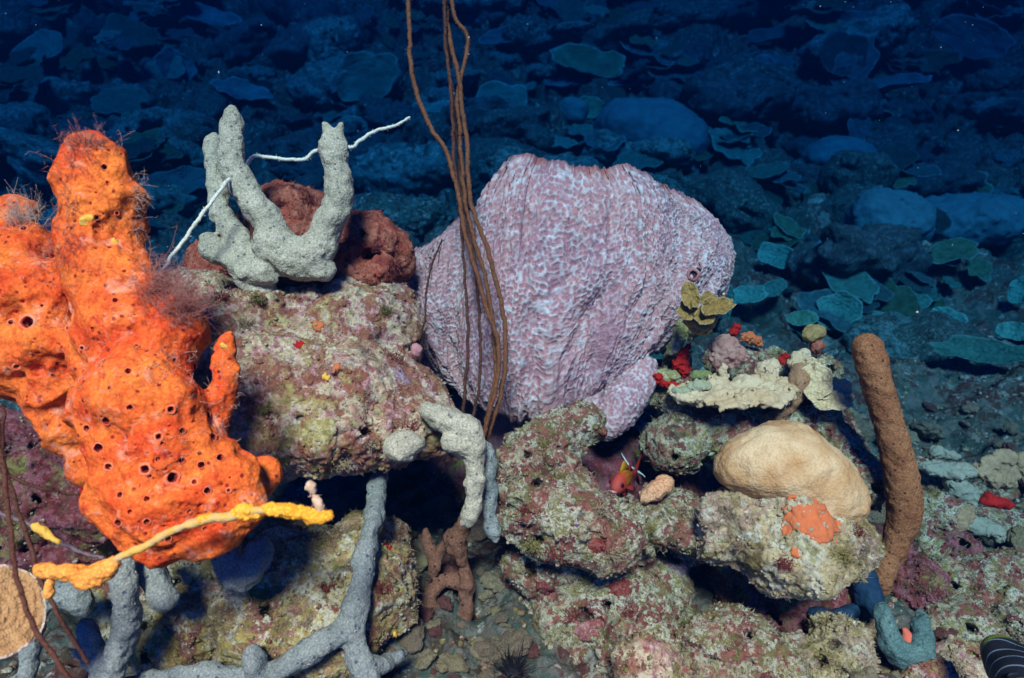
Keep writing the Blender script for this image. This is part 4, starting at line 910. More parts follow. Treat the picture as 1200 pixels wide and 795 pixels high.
# shelf right of the barrel sponge
plate = lumps('plate_coral', [(815, 462, 1.52, 20, (1.5, 1.6, .34)), (850, 462, 1.5, 26, (1.5, 1.8, .32)), (890, 460, 1.5, 24, (1.5, 1.7, .34)), (915, 452, 1.53, 18, (1.2, 1.4, .4)), (842, 452, 1.52, 14, (1.2, 1, .7)), (872, 448, 1.53, 12, (1, 1, .8))], M_cream, 'flat cream plate coral forming a shelf above the dark overhang', n1=(.012, 26), n2=(.005, 80), seed=9, k=.015)
for balls, m, nm, lab in [
    ([(900, 445, 1.53, 11, (1, 1, 1.1)), (898, 432, 1.535, 11, (1.1, 1, .7)), (906, 428, 1.54, 9, (1, 1, .7))], M_cream, 'knob_coral', 'square topped cream coral knob standing on the plate coral'),
    ([(847, 450, 1.52, 5), (848, 440, 1.52, 5.5), (849, 432, 1.52, 5)], M_cream, 'knob_coral', 'slim cream coral stub below the rosy knob'),
    ([(850, 412, 1.56, 18, (1, 1, 1.05)), (862, 418, 1.56, 13), (845, 424, 1.56, 13)], M_pinkc, 'knob_coral', 'rounded rosy grey coral knob behind the plate coral'),
    ([(934, 420, 1.62, 8), (942, 414, 1.62, 7), (930, 428, 1.61, 8)], M_cream, 'knob_coral', 'small pale coral knob behind the short brown tube'),
    ([(820, 452, 1.5, 9, (1.6, 1, .6)), (800, 458, 1.51, 8, (1.5, 1, .6))], hard('pale_green_coral', (.38, .38, .27), (.32, .33, .20), 7), 'plate_coral', 'pale greenish coral rim at the left end of the plate coral'),
    ([(822, 440, 1.53, 7, (1.6, 1, .8))], hard('leaf_coral', (.16, .19, .07), (.22, .24, .10), 7), 'knob_coral', 'small leaf green knob beside the bright red sponge')]:
    lumps(nm, balls, m, lab, seed=len(lab), n1=(.008, 40), n2=(.004, 110), h=.0024)
lumps('red_sponge', [(800, 418, 1.58, 7, (.9, .6, 1.3)), (797, 428, 1.58, 9, (1, .6, 1)), (803, 436, 1.58, 7, (.9, .6, 1)), (806, 408, 1.58, 4)], M_redsp, 'bright scarlet sponge patch at the right edge of the barrel sponge', 'sponge', n1=(.007, 60), n2=(.004, 130), h=.0022, k=.01)
lumps('red_sponge', [(770, 443, 1.56, 5, (1.3, .7, 1)), (780, 449, 1.56, 6, (1.4, .7, .8)), (790, 452, 1.56, 4)], M_redsp, 'smaller red sponge low between the barrel and the plate coral', 'sponge', n1=(.007, 60), n2=(.004, 130), h=.0022, k=.01)
lumps('red_sponge', [(863, 384, 1.68, 5), (859, 390, 1.68, 4)], M_redsp, 'tiny red sponge above the rosy coral knob', 'sponge', n1=(.007, 60), n2=(.004, 130), h=.0022, k=.01)
lumps('red_sponge', [(878, 396, 1.66, 9, (1.2, 1, .7)), (888, 402, 1.66, 5)], M_orsp, 'small rusty orange sponge right of the rosy coral knob', 'sponge', n1=(.007, 60), n2=(.004, 130), h=.0022, k=.01)
lumps('red_sponge', [(914, 424, 1.6, 4), (920, 418, 1.6, 4)], M_redsp, 'tiny red sponge behind the square coral knob', 'sponge', n1=(.007, 60), n2=(.004, 130), h=.0022, k=.01)
lumps('lump_growth', [(795, 392, 1.6, 11, (.8, .8, 1.4)), (790, 408, 1.59, 9, (1, .8, 1.2)), (812, 388, 1.6, 9), (785, 442, 1.57, 10, (1.4, .8, .7)), (775, 438, 1.58, 8)], crust('yellow_green_crust', [(.36, .34, .14), CREAM, (.28, .25, .08), (.5, .46, .3)], 3, 2.5, .5, .3), 'yellow green crusted ridge up the right side of the barrel sponge', 'growth', n1=(.006, 36), n2=(.004, 80), h=.0026)

# thin leafy corals: a wavy sheet with its own thickness
def leaf(name, c, nrm, rx, ry, mat, label, cat='coral', seed=1, rot=0., cup=.15, wav=.18, thick=.006, lobes=5, group=None, parent=None, nr=26, na=96, ruf=.06):
    c = np.array(c, float); n = np.array(nrm, float); n /= np.linalg.norm(n)
    x = np.cross([0, 0, 1.], n); x = RT if np.linalg.norm(x) < 1e-3 else x/np.linalg.norm(x); y = np.cross(n, x)
    x, y = x*math.cos(rot)+y*math.sin(rot), -x*math.sin(rot)+y*math.cos(rot)
    a = np.linspace(0, 2*math.pi, na, endpoint=False); t = np.linspace(0, 1, nr)[:, None]
    q = np.stack([np.cos(a), np.sin(a), 0*a+seed*3.1], 1)
    rad = 1+wav*fbm(q, lobes*.22, 2, .45, seed)*1.7+.03*fbm(q, 5, 2, .5, seed+1)
    X = rx*t*rad*np.cos(a); Y = ry*t*rad*np.sin(a); m = (rx+ry)/2
    Pn = np.stack([X/m, Y/m, 0*X+seed], -1).reshape(-1, 3)
    Z = cup*m*(t**2)+m*ruf*(t**2)*(np.sin(a*lobes+seed)+fbm(q, 2.2, 2, .5, seed+7)*2)+m*(.07*fbm(Pn, 2.1, 3, .5, seed+2)).reshape(X.shape)+m*.012*np.sin(t*rad*34+fbm(Pn, 2, 2, .5, seed).reshape(X.shape)*3)
    def W(Zz): return (c+X[..., None]*x+Y[..., None]*y+Zz[..., None]*n).reshape(-1, 3)
    th = thick*(1-.72*t**3)
    A = W(Z+th*.5); B = W(Z-th*.5); k = len(A)
    i = np.arange(nr*na).reshape(nr, na); f = np.stack([i[:-1], np.roll(i[:-1], -1, 1), np.roll(i[1:], -1, 1), i[1:]], -1).reshape(-1, 4)
    e = i[-1]; side = np.stack([e, np.roll(e, -1), np.roll(e, -1)+k, e+k], 1)
    ed = np.broadcast_to(t, X.shape).reshape(-1); ed = np.clip((ed-.93)/.07, 0, 1)
    return build(name, np.vstack([A, B]), np.concatenate([f, f[:, ::-1]+k, side]), mat, base=c, label=label, cat=cat, group=group, parent=parent, attrs={'edge': np.concatenate([ed, ed])})
def leafm(name, c0, c1, edge, seed, sc=1., vary=False):
    n = NT(name); v = n.shift(seed)
    c = n.mix(n.ramp(n.noise(v, 12*sc, 5, .6), [(.35, 0), (.65, 1)]), c0, c1)
    d = n.vor(v, 150*sc); c = n.mix(.45, c, n.ramp(d, [(.1, 1.35), (.75, .6)]), 'MULTIPLY')
    c = n.mix(n.attr('edge'), c, edge)
    if vary:
        oi = n.t.nodes.new('ShaderNodeObjectInfo').outputs['Random']; c = n.mix(1., c, n.ramp(oi, [(0, .35), (1, 1.1)]), 'MULTIPLY')
        c = n.mix(.8, c, n.ramp(n.noise(v, 9*sc, 6, .7), [(.3, .45), (.7, 1.5)]), 'MULTIPLY')
    return n.done(c, .8, n.bump(d, .7, -.004/sc, n.bump(n.noise(v, 45*sc, 5, .65), .6, .01/sc)))
L_tan = leafm('ruffled_tan', (.56, .43, .24), (.62, .50, .31), (.66, .58, .40), 3)
L_gold = leafm('golden_leaf', (.26, .16, .045), (.32, .21, .07), (.42, .36, .20), 4)
L_cor = leafm('pale_ridged_plate', (.36, .20, .085), (.44, .28, .13), (.62, .58, .50), 5, 2.2)
def face(px, py, d, up=.5, side=0.): # a normal that leans from the camera towards straight up
    v = -ray(px, py)*(1-up)+np.array([side, 0, up]); return v/np.linalg.norm(v)
r = empty('leafy_coral', at(824, 392, 1.48), 'golden leafy coral with three lobes at the right edge of the barrel', 'coral')
for px, py, rx, ry, rot, sd_, dd in [(810, 348, 11, 17, .3, 3, 1.45), (838, 362, 19, 11, .25, 4, 1.44), (823, 372, 14, 11, -.4, 5, 1.45), (806, 366, 10, 12, .6, 6, 1.46), (846, 356, 11, 7, .1, 7, 1.46), (830, 352, 9, 9, .4, 8, 1.47)]:
    leaf('lobe', at(px, py, dd), face(px, py, dd, .30, (px-820)*.012), S(rx, dd), S(ry, dd), L_gold, None, None, sd_, rot, .45, .25, .012, parent=r, nr=20, na=64, ruf=.16)
lumps('base', [(822, 384, 1.49, 11), (812, 376, 1.49, 10), (832, 376, 1.49, 9)], M_gold, None, None, parent=r, seed=9, h=.0026)
r = empty('ruffled_coral', at(965, 480, 1.5), 'ruffled tan coral with folded lobes right of the short brown tube', 'coral')
for px, py, rx, ry, rot, sd_, dd in [(957, 448, 17, 24, .2, 13, 1.5), (978, 458, 20, 12, .5, 14, 1.49), (970, 472, 22, 12, -.15, 15, 1.48), (952, 432, 14, 12, 0, 16, 1.52), (988, 468, 11, 9, .5, 17, 1.5)]:
    leaf('lobe', at(px, py, dd), face(px, py, dd, .25, (px-965)*.008), S(rx, dd), S(ry, dd), L_tan, None, None, sd_, rot, .35, .25, .012, parent=r, nr=18, na=64, ruf=.14)
r = empty('mushroom_coral', at(956, 415, 1.64), 'small golden cap coral on a red stalk behind the ruffled coral', 'coral')
lumps('cap', [(955, 389, 1.64, 12, (1.05, 1, .75)), (948, 394, 1.63, 8)], M_gold, None, None, parent=r, seed=5, h=.0024, n1=(.002, 50))
lumps('stalk', [(956, 408, 1.64, 7, (1, 1, 1.1)), (960, 404, 1.635, 7, (1, 1, .8))], M_red, None, None, parent=r, seed=6, h=.0024, n1=(.002, 50))
leaf('plate_coral', at(-6, 716, .84), face(-6, 716, .84, .2, .15), S(46, .84), S(54, .84), L_cor, 'pale ridged plate coral with a white rim cut by the left frame edge', 'coral', 21, .1, .10, .10, .007, 4, na=160, nr=70, ruf=.05)

# corals on the dim ledge at the right side
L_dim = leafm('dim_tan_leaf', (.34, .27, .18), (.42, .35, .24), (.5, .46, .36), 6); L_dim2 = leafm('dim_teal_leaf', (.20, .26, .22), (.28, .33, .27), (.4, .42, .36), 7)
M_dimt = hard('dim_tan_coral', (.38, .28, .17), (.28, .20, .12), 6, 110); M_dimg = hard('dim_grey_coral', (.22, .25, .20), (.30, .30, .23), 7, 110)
D2 = 1.72
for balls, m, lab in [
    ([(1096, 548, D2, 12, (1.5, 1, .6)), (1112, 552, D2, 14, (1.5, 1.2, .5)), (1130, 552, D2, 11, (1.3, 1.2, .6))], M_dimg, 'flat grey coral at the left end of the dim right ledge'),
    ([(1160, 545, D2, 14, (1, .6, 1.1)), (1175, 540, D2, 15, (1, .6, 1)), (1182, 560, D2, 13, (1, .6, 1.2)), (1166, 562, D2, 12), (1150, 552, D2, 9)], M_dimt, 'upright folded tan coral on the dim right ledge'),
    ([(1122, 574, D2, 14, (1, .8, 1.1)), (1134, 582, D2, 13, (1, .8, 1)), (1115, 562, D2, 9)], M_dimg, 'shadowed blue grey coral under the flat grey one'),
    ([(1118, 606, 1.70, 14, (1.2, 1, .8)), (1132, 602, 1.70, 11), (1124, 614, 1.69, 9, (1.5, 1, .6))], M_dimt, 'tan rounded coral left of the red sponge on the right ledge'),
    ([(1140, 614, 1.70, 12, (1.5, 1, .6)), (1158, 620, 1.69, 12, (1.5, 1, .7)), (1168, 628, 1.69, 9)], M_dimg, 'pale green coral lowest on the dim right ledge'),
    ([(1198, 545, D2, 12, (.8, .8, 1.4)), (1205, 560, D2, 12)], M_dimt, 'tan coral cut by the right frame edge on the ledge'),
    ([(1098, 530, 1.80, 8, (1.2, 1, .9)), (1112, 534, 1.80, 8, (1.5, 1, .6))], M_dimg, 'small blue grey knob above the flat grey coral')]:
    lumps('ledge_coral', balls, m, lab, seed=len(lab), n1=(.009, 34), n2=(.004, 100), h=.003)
lumps('red_sponge', [(1165, 588, 1.69, 10, (1.6, .8, .6)), (1178, 592, 1.69, 8, (1.4, .8, .6)), (1158, 582, 1.69, 5)], M_redsp, 'bright red sponge among the leaf corals on the right ledge', 'sponge', n1=(.004, 50), h=.003, k=.012)
lumps('pale_lump', [(1192, 628, 1.72, 10), (1184, 634, 1.72, 7)], plain('lilac_lump', (.34, .30, .36), (.28, .24, .3), 3), 'pale lilac lump right of the lowest leaf coral on the ledge', 'growth', h=.003)

# ================================================================== ANIMALS
def fish():
    # swimming towards the lower left of the camera out of the hollow
    head = at(719, 572, 1.47); tail = at(742, 556, 1.55)
    ax = tail-head; L = np.linalg.norm(ax); ax /= L; up = np.array([0, 0, 1.])-ax*ax[2]; up /= np.linalg.norm(up); sd_ = np.cross(ax, up)
    root = empty('fish', (head+tail)/2, 'small red and yellow fish looking out of the hollow below the barrel sponge', 'fish')
    t = np.array([0, .03, .1, .2, .32, .46, .6, .74, .86, .95, 1.0]); hh = np.array([.02, .10, .165, .215, .245, .25, .22, .165, .10, .065, .06])*L*1.05; ww = np.array([.02, .085, .125, .15, .155, .15, .125, .09, .05, .03, .02])*L
    cz = np.array([-.05, -.04, -.02, 0, .01, .01, .01, .01, .01, .01, .01])*L
    n = 24; a = np.arange(n)*2*math.pi/n
    T = np.linspace(0, 1, 40); H = np.interp(T, t, hh); W_ = np.interp(T, t, ww); Z = np.interp(T, t, cz)
    V = head+T[:, None, None]*L*ax+(W_[:, None]*np.cos(a))[..., None]*sd_+(H[:, None]*np.sin(a)+Z[:, None])[..., None]*up
    i = np.arange(40*n).reshape(40, n); F = np.stack([i[:-1], np.roll(i[:-1], -1, 1), np.roll(i[1:], -1, 1), i[1:]], -1).reshape(-1, 4)
    F = np.concatenate([F, np.stack([i[0, 0:n-2:1]*0+i[0, 0], i[0, 1:n-1], i[0, 2:n], i[0, 2:n]], 1)[:0]])
    m = NT('fish_skin'); at_ = m.attr('along'); st = m.attr('stripe')
    c = m.ramp(at_, [(.0, (.42, .07, .06)), (.28, (.46, .05, .03)), (.42, (.42, .15, .012)), (.85, (.38, .12, .012)), (.95, (.3, .03, .025))])
    c = m.mix(st, c, (.30, .05, .02)); m.done(c, .5, m.bump(m.vor(m.tc, 420), .5, .0012))
    sv = np.sin(a)[None]*np.ones((40, 1)); stripe = (np.sin(sv*16) > .55)*(T[:, None] > .34)*(T[:, None] < .9)*.7
    b = build('body', V.reshape(-1, 3), F, m.m, parent=root, attrs={'along': np.broadcast_to(T[:, None], (40, n)).reshape(-1), 'stripe': stripe.reshape(-1)})
    red = plain('fish_fin_red', (.26, .02, .022), (.18, .018, .02), 3, 200); yel = plain('fish_fin_yellow', (.45, .22, .012), (.38, .17, .012), 4, 200)
    def fin(nm, outline, nrm, m_, th=.0012):
        P = np.array(outline); k = len(P); A = P+nrm*th; B = P-nrm*th
        V = np.vstack([A, B, P.mean(0)[None]+nrm*th*1.2, P.mean(0)[None]-nrm*th*1.2]); j = np.arange(k); j2 = (j+1) % k
        build(nm, V, [np.stack([j, j2, 0*j+2*k], 1), np.stack([j2+k, j+k, 0*j+2*k+1], 1), np.stack([j2, j, j+k, j2+k], 1)][0], m_, parent=root) if False else \
            build(nm, V, np.concatenate([np.stack([j, j2, 0*j+2*k], 1), np.stack([j2+k, j+k, 0*j+2*k+1], 1), np.stack([j2, j, j+k], 1), np.stack([j2, j+k, j2+k], 1)]), m_, parent=root)
    def q(tt, u, s=0.): return head+ax*L*tt+up*L*u+sd_*L*s
    fin('dorsal_fin', [q(.26, .24), q(.30, .36), q(.36, .46), q(.44, .50), q(.52, .44), q(.60, .36), q(.68, .26), q(.72, .18), q(.5, .2)], sd_, yel)
    fin('soft_dorsal_fin', [q(.70, .17), q(.76, .34), q(.84, .26), q(.88, .10)], sd_, red)
    fin('tail_fin', [q(.96, .05), q(1.12, .16), q(1.36, .40), q(1.30, .16), q(1.20, .0), q(1.32, -.18), q(1.40, -.40), q(1.12, -.14), q(.96, -.05)], sd_, red)
    fin('anal_fin', [q(.62, -.2), q(.72, -.36), q(.84, -.22), q(.86, -.09)], sd_, red)
    for sg in (-1, 1):
        fin('pectoral_fin', [q(.30, -.06, .14*sg), q(.42, -.14, .26*sg), q(.50, -.10, .30*sg), q(.46, .0, .24*sg)], up, red)
        fin('pelvic_fin', [q(.34, -.2, .05*sg), q(.44, -.36, .10*sg), q(.50, -.34, .10*sg), q(.46, -.2, .05*sg)], sd_, red)
        ce = q(.155, .05, .105*sg); s = SDF(.002).ball(ce, L*.062); v, f = s.mesh(L*.016)
        e = build('eye', v, f, plain('fish_eye_iris', (.30, .02, .03), (.22, .02, .03), 3), parent=root)
        s = SDF(.002).ball(ce+sd_*sg*L*.03-ax*L*.012, L*.044); v, f = s.mesh(L*.012); build('pupil', v, f, plain('fish_pupil', (.004, .004, .006), (.004, .004, .006), 3, rough=.2), parent=e)
    s = SDF(.003).chain([q(.0, -.09, -.06), q(-.015, -.085, 0), q(.0, -.09, .06)], [L*.022, L*.026, L*.022]); v, f = s.mesh(L*.014)
    build('mouth', v, f, plain('fish_lips', (.60, .34, .38), (.52, .26, .3), 3), parent=root)
fish()
M_ant = plain('white_feeler', (.55, .68, .72), (.5, .6, .66), 3)
for rows, lab in (([(728, 532, 1.66, .9), (734, 541, 1.65, 1.0), (742, 549, 1.64, 1.0), (752, 556, 1.64, .8)], 'upper thin white feeler behind the red fish'), ([(747, 552, 1.62, .8), (752, 556, 1.62, .9), (756, 560, 1.62, .7)], 'lower thin white feeler behind the red fish tail')):
    whip('feeler', rows, M_ant, lab, cat='feeler', group='white feelers behind the fish', sides=5, n=6, rag=0, fuzz=0)
def striped():
    a = at(1166, 752, 1.12); b = at(1205, 800, 1.02); s = SDF(.02)
    s.chain([at(1172, 764, 1.10), at(1182, 776, 1.09), at(1200, 800, 1.05), at(1225, 835, 1.0)], [S(17, 1.1), S(24, 1.1), S(27, 1.1), S(22, 1.1)]); s.noise(.0012, 30, 2, 3)
    v, f = s.mesh(.003)
    ax = (b-a)/np.linalg.norm(b-a); u = (v-a)@ax; w_ = (v-a)@RT
    n = NT('striped_skin'); st = n.attr('band'); c = n.ramp(st, [(.38, (.012, .014, .02)), (.5, (.16, .24, .33)), (.62, (.012, .014, .02))])
    c = n.mix(n.attr('cap'), c, (.14, .20, .035)); n.done(c, .45, n.bump(n.noise(n.tc, 200, 3), .4, .002))
    band = .5+.5*np.sin((u+.5*np.abs(w_-.012))*150); cap = np.clip((.026-u)/.006, 0, 1)
    o = build('fish', v, f, n.m, label='dark rounded fish with pale blue bands and green forehead cut by the bottom right corner', cat='fish', attrs={'band': band, 'cap': cap})
    for px, py in ((1164, 768),):
        s = SDF(.002).ball(at(1171, 771, 1.075), .0035); v, f = s.mesh(.0011); build('eye', v, f, plain('fish_pupil_b', (.004, .004, .006), (.01, .01, .012), 3, rough=.25), parent=o)
    pf = at(1190, 792, 1.03); s = SDF(.004).ball(pf, .014, (1, .18, .5)); v, f = s.mesh(.002); build('pectoral_fin', v, f, n.m, parent=o, attrs={'band': np.full(len(v), .2), 'cap': np.zeros(len(v))})
striped()
def urchin():
    c = at(600, 790, 1.22); s = SDF(.003).ball(c, .02, (1, 1, .7)); v, f = s.mesh(.003); m = plain('urchin_black', (.010, .010, .014), (.02, .018, .022), 3, rough=.5)
    o = build('sea_urchin', v, f, m, label='small black sea urchin on the pale rubble at the bottom', cat='sea urchin')
    rng = np.random.default_rng(3); P, N = sample_surface(v, f, 130, rng, -.3); v, f = blades(P, N, rng, .028, .0009, .12); build('spines', v, f, m, parent=o, kind='stuff')
urchin()
M_bf = plain('blue_fish_skin', (.03, .03, .55), (.02, .05, .6), 3)
for px, py, d, lab in ((678, 619, 1.2, 'tiny vivid blue fish in front of the knobbly mound'), (452, 748, 1.18, 'tiny vivid blue fish above the forked rope sponge')):
    p = at(px, py, d); s = SDF(.002).chain([p-np.array([.004, 0, -.005]), p, p+np.array([.004, .002, -.006])], [.0009, .0017, .0006]); v, f = s.mesh(.0006); build('fish', v, f, M_bf, label=lab, cat='fish', group='tiny blue fish')

# ================================================================== BACKGROUND SLOPE: plate corals, boulders, lumps
L_far = [leafm('slope_plate_teal', (.06, .25, .22), (.09, .31, .26), (.22, .50, .46), 8, .45, True), leafm('slope_plate_green', (.07, .20, .12), (.11, .26, .17), (.22, .46, .42), 9, .45, True), leafm('slope_plate_blue', (.06, .16, .18), (.09, .22, .24), (.20, .40, .44), 10, .45, True)]  # red kept low: part of the water's blue fade is painted into these
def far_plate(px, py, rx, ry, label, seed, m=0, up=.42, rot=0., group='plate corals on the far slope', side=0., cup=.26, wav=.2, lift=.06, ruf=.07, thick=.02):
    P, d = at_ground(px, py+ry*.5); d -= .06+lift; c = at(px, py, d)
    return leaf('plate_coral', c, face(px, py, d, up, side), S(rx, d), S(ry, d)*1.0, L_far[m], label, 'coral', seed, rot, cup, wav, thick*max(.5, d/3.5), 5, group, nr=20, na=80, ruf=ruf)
far = [
 (428, 95, 40, 30, 'broad fan shaped plate coral left of the brown whips', 0, .25, .2), (588, 126, 34, 26, 'wide teal plate coral directly right of the brown whips', 0, .35, .5), (520, 140, 34, 20, 'dim plate coral partly behind the brown whips', 0, .4, -.1), (545, 160, 46, 12, 'thin low plate coral crossing behind the brown whips', 0, .6, .05), (655, 170, 24, 9, 'narrow bright edged plate coral above the barrel top', 0, .55, -.2), (588, 96, 16, 8, 'small oval plate coral above the wide teal one', 2, .3, -.4),
 (690, 78, 44, 22, 'large wavy olive plate coral high above the barrel', 1, .5, -.1), (660, 100, 22, 7, 'thin pale edged plate under the wavy olive plate', 2, .6, -.1), (735, 100, 22, 6, 'slanting pale blue plate right of the wavy olive plate', 2, .6, .2),
 (985, 365, 28, 22, 'bright teal plate coral right of the small golden cap coral', 0, .2, .35), (1038, 379, 30, 11, 'low teal plate coral just left of the tube sponge top', 0, .4, -.05), (1075, 354, 15, 10, 'small oval teal plate coral above the brown tube', 0, .3, .1), (1110, 375, 20, 12, 'dim teal plate coral above the large right plate', 0, .35, -.2), (1150, 416, 52, 17, 'largest teal plate coral near the right frame edge', 0, .4, .03), (1198, 342, 14, 16, 'round teal plate coral cut by the right frame edge', 0, .25, 0), (1192, 390, 20, 12, 'teal plate behind the largest right plate', 0, .4, .2),
 (884, 268, 20, 18, 'round plate outlined by a pale rim right of the barrel', 0, .2, .2), (912, 302, 24, 15, 'scalloped plate with pale rim below the round one', 0, .3, -.1), (876, 348, 24, 12, 'curled teal plate close to the barrel right edge', 0, .4, .2), (905, 340, 18, 10, 'small teal plate beside the curled one', 0, .35, .5), (850, 355, 10, 24, 'upright plate tucked behind the golden leafy coral', 0, .1, 0), (818, 232, 14, 10, 'small pale teal plate at the barrel upper right rim', 0, .3, -.2), (940, 375, 18, 10, 'dim dark plate beneath the bright teal plate', 1, .4, .1),
 (14, 48, 20, 14, 'small grey green plate coral in the top left corner', 1, .2, -.3), (972, 55, 20, 12, 'rounded dark plate coral high on the right slope', 2, .25, 0), (1005, 28, 40, 12, 'long dark plate near the top of the right slope', 2, .45, 0), (1085, 75, 32, 14, 'olive blue plate coral on the upper right slope', 1, .4, .1), (1140, 48, 40, 24, 'dim broad plate coral near the top right corner', 2, .3, -.4), (1040, 102, 48, 10, 'flat blue grey ledge coral on the right slope', 2, .6, .05), (905, 45, 34, 10, 'dim plate coral in the dark upper slope', 2, .5, .1), (240, 22, 40, 14, 'pale blue streaked plate at the top left', 2, .5, -.3), (205, 80, 20, 22, 'rounded dim coral in the upper left dark', 2, .2, .3), (285, 110, 34, 14, 'dim ledge plate behind the grey sponge fingers', 2, .5, -.2), (215, 215, 40, 18, 'dim blue plate behind the white wire coral', 2, .45, .2), (180, 255, 30, 16, 'blue plate right of the orange knob', 2, .4, -.2), (505, 208, 20, 8, 'bright edged plate just left of the brown whips', 2, .6, -.35), (690, 128, 18, 14, 'small rounded coral between plates above the barrel', 1, .3, 0), (600, 45, 34, 12, 'faint plate right of the whips near the top', 2, .45, .1), (675, 42, 36, 10, 'faint arched plate near the top centre', 2, .45, 0)]
rr = random.Random(8)
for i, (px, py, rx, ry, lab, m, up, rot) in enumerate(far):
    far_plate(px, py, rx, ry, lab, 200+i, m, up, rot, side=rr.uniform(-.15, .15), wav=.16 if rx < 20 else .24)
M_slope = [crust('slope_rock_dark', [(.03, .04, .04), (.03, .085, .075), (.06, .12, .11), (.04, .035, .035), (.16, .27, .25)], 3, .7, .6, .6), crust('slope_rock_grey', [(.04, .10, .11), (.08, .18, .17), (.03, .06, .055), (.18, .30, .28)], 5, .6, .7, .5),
           crust('slope_rock_purple', [(.05, .065, .09), (.04, .065, .065), (.09, .14, .16), (.04, .09, .065)], 7, .7, .4, .6)]  # slope rocks carry some of the water's fade in their colours
M_dome = [hard('slope_dome_teal', (.06, .24, .24), (.05, .17, .19), 3, 60), hard('slope_dome_grey', (.06, .18, .21), (.05, .14, .17), 4, 60)]  # domes painted bluer too, for the water in between
def slope_rock(px, py, rpx, sq, m, label, seed, cat='rock', name='reef_rock', h=None, amp=.10, sink=.3, group=None):
    P, d = at_ground(px, py+rpx*sq[2]*.6); d -= .05; r = S(rpx, d); c = at(px, py, d)+np.array([0, r*sink, 0])
    s = SDF(r*.3); rng = random.Random(seed)
    s.ball(c, r*.9, sq)
    for k in range(6): s.ball(c+np.array([rng.uniform(-.6, .6)*sq[0], rng.uniform(-.6, .3)*sq[1], rng.uniform(-.5, .5)*sq[2]])*r, r*rng.uniform(.3, .5), sq)
    s.noise(r*amp, 1.6/r, 4, seed); s.noise(r*amp*.6, 5/r, 4, seed+2, .65, True); s.cells(r*amp*1.2, 2.6/r, seed)
    V, F = s.mesh(h or max(r/26, .006))
    return build(name, V, F, m, label=label, cat=cat, group=group)
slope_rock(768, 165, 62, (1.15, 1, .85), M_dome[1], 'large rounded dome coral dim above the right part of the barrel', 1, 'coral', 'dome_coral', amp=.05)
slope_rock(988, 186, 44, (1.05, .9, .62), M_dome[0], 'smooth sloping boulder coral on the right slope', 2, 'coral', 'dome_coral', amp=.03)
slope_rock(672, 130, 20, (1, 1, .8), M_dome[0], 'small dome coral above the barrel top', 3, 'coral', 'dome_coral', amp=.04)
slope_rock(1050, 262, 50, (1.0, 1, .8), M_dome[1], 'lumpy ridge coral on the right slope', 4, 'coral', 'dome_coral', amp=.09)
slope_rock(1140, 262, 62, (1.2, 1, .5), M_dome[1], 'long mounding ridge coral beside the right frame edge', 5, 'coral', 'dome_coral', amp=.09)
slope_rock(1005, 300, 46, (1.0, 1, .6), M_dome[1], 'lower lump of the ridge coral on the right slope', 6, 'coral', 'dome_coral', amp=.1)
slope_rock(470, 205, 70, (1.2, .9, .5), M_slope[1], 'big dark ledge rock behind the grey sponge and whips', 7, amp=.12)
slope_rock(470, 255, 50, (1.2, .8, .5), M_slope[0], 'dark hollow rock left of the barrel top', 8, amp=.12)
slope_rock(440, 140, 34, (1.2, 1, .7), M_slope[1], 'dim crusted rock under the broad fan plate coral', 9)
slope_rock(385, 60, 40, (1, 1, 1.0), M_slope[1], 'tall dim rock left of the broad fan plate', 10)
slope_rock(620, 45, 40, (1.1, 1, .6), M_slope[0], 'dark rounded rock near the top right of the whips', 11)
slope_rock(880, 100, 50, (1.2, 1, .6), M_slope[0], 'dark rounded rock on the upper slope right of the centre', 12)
rr = random.Random(21); GRP = 'small dim lumps scattered over the far slope'
protos = []
for k in range(9):
    s = SDF(.3); rg = random.Random(k+40)
    s.ball((0, 0, 0), .75, (1, 1, rg.uniform(.5, .9)))
    for q in range(7): s.ball((rg.uniform(-.7, .7), rg.uniform(-.7, .7), rg.uniform(-.2, .4)), rg.uniform(.2, .42), (1, 1, rg.uniform(.5, 1)))
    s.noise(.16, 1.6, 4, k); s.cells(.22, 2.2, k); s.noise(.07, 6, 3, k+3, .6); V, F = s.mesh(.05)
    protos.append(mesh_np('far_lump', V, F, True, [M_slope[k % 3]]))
for i in range(230):
    px = rr.uniform(-80, 1290); py = rr.choice([rr.uniform(-30, 250), rr.uniform(-30, 430)])
    if px < 430 and py > 330: continue
    P, d = at_ground(px, py)
    if P[1] < 2.1: continue
    r = S(rr.choice([10, 14, 20, 28, 38, 50, 66])*rr.uniform(.8, 1.25), d)
    o = link('reef_lump', protos[rr.randrange(9)], P+np.array([0, 0, r*.15])); o.scale = (r*rr.uniform(.8, 1.5), r, r*rr.uniform(.6, 1.1)); o.rotation_euler = (rr.uniform(-.4, .4), rr.uniform(-.3, .3), rr.uniform(0, 6.3))
    tag(o, 'dim crusted lump on the far reef slope', 'rock', GRP)
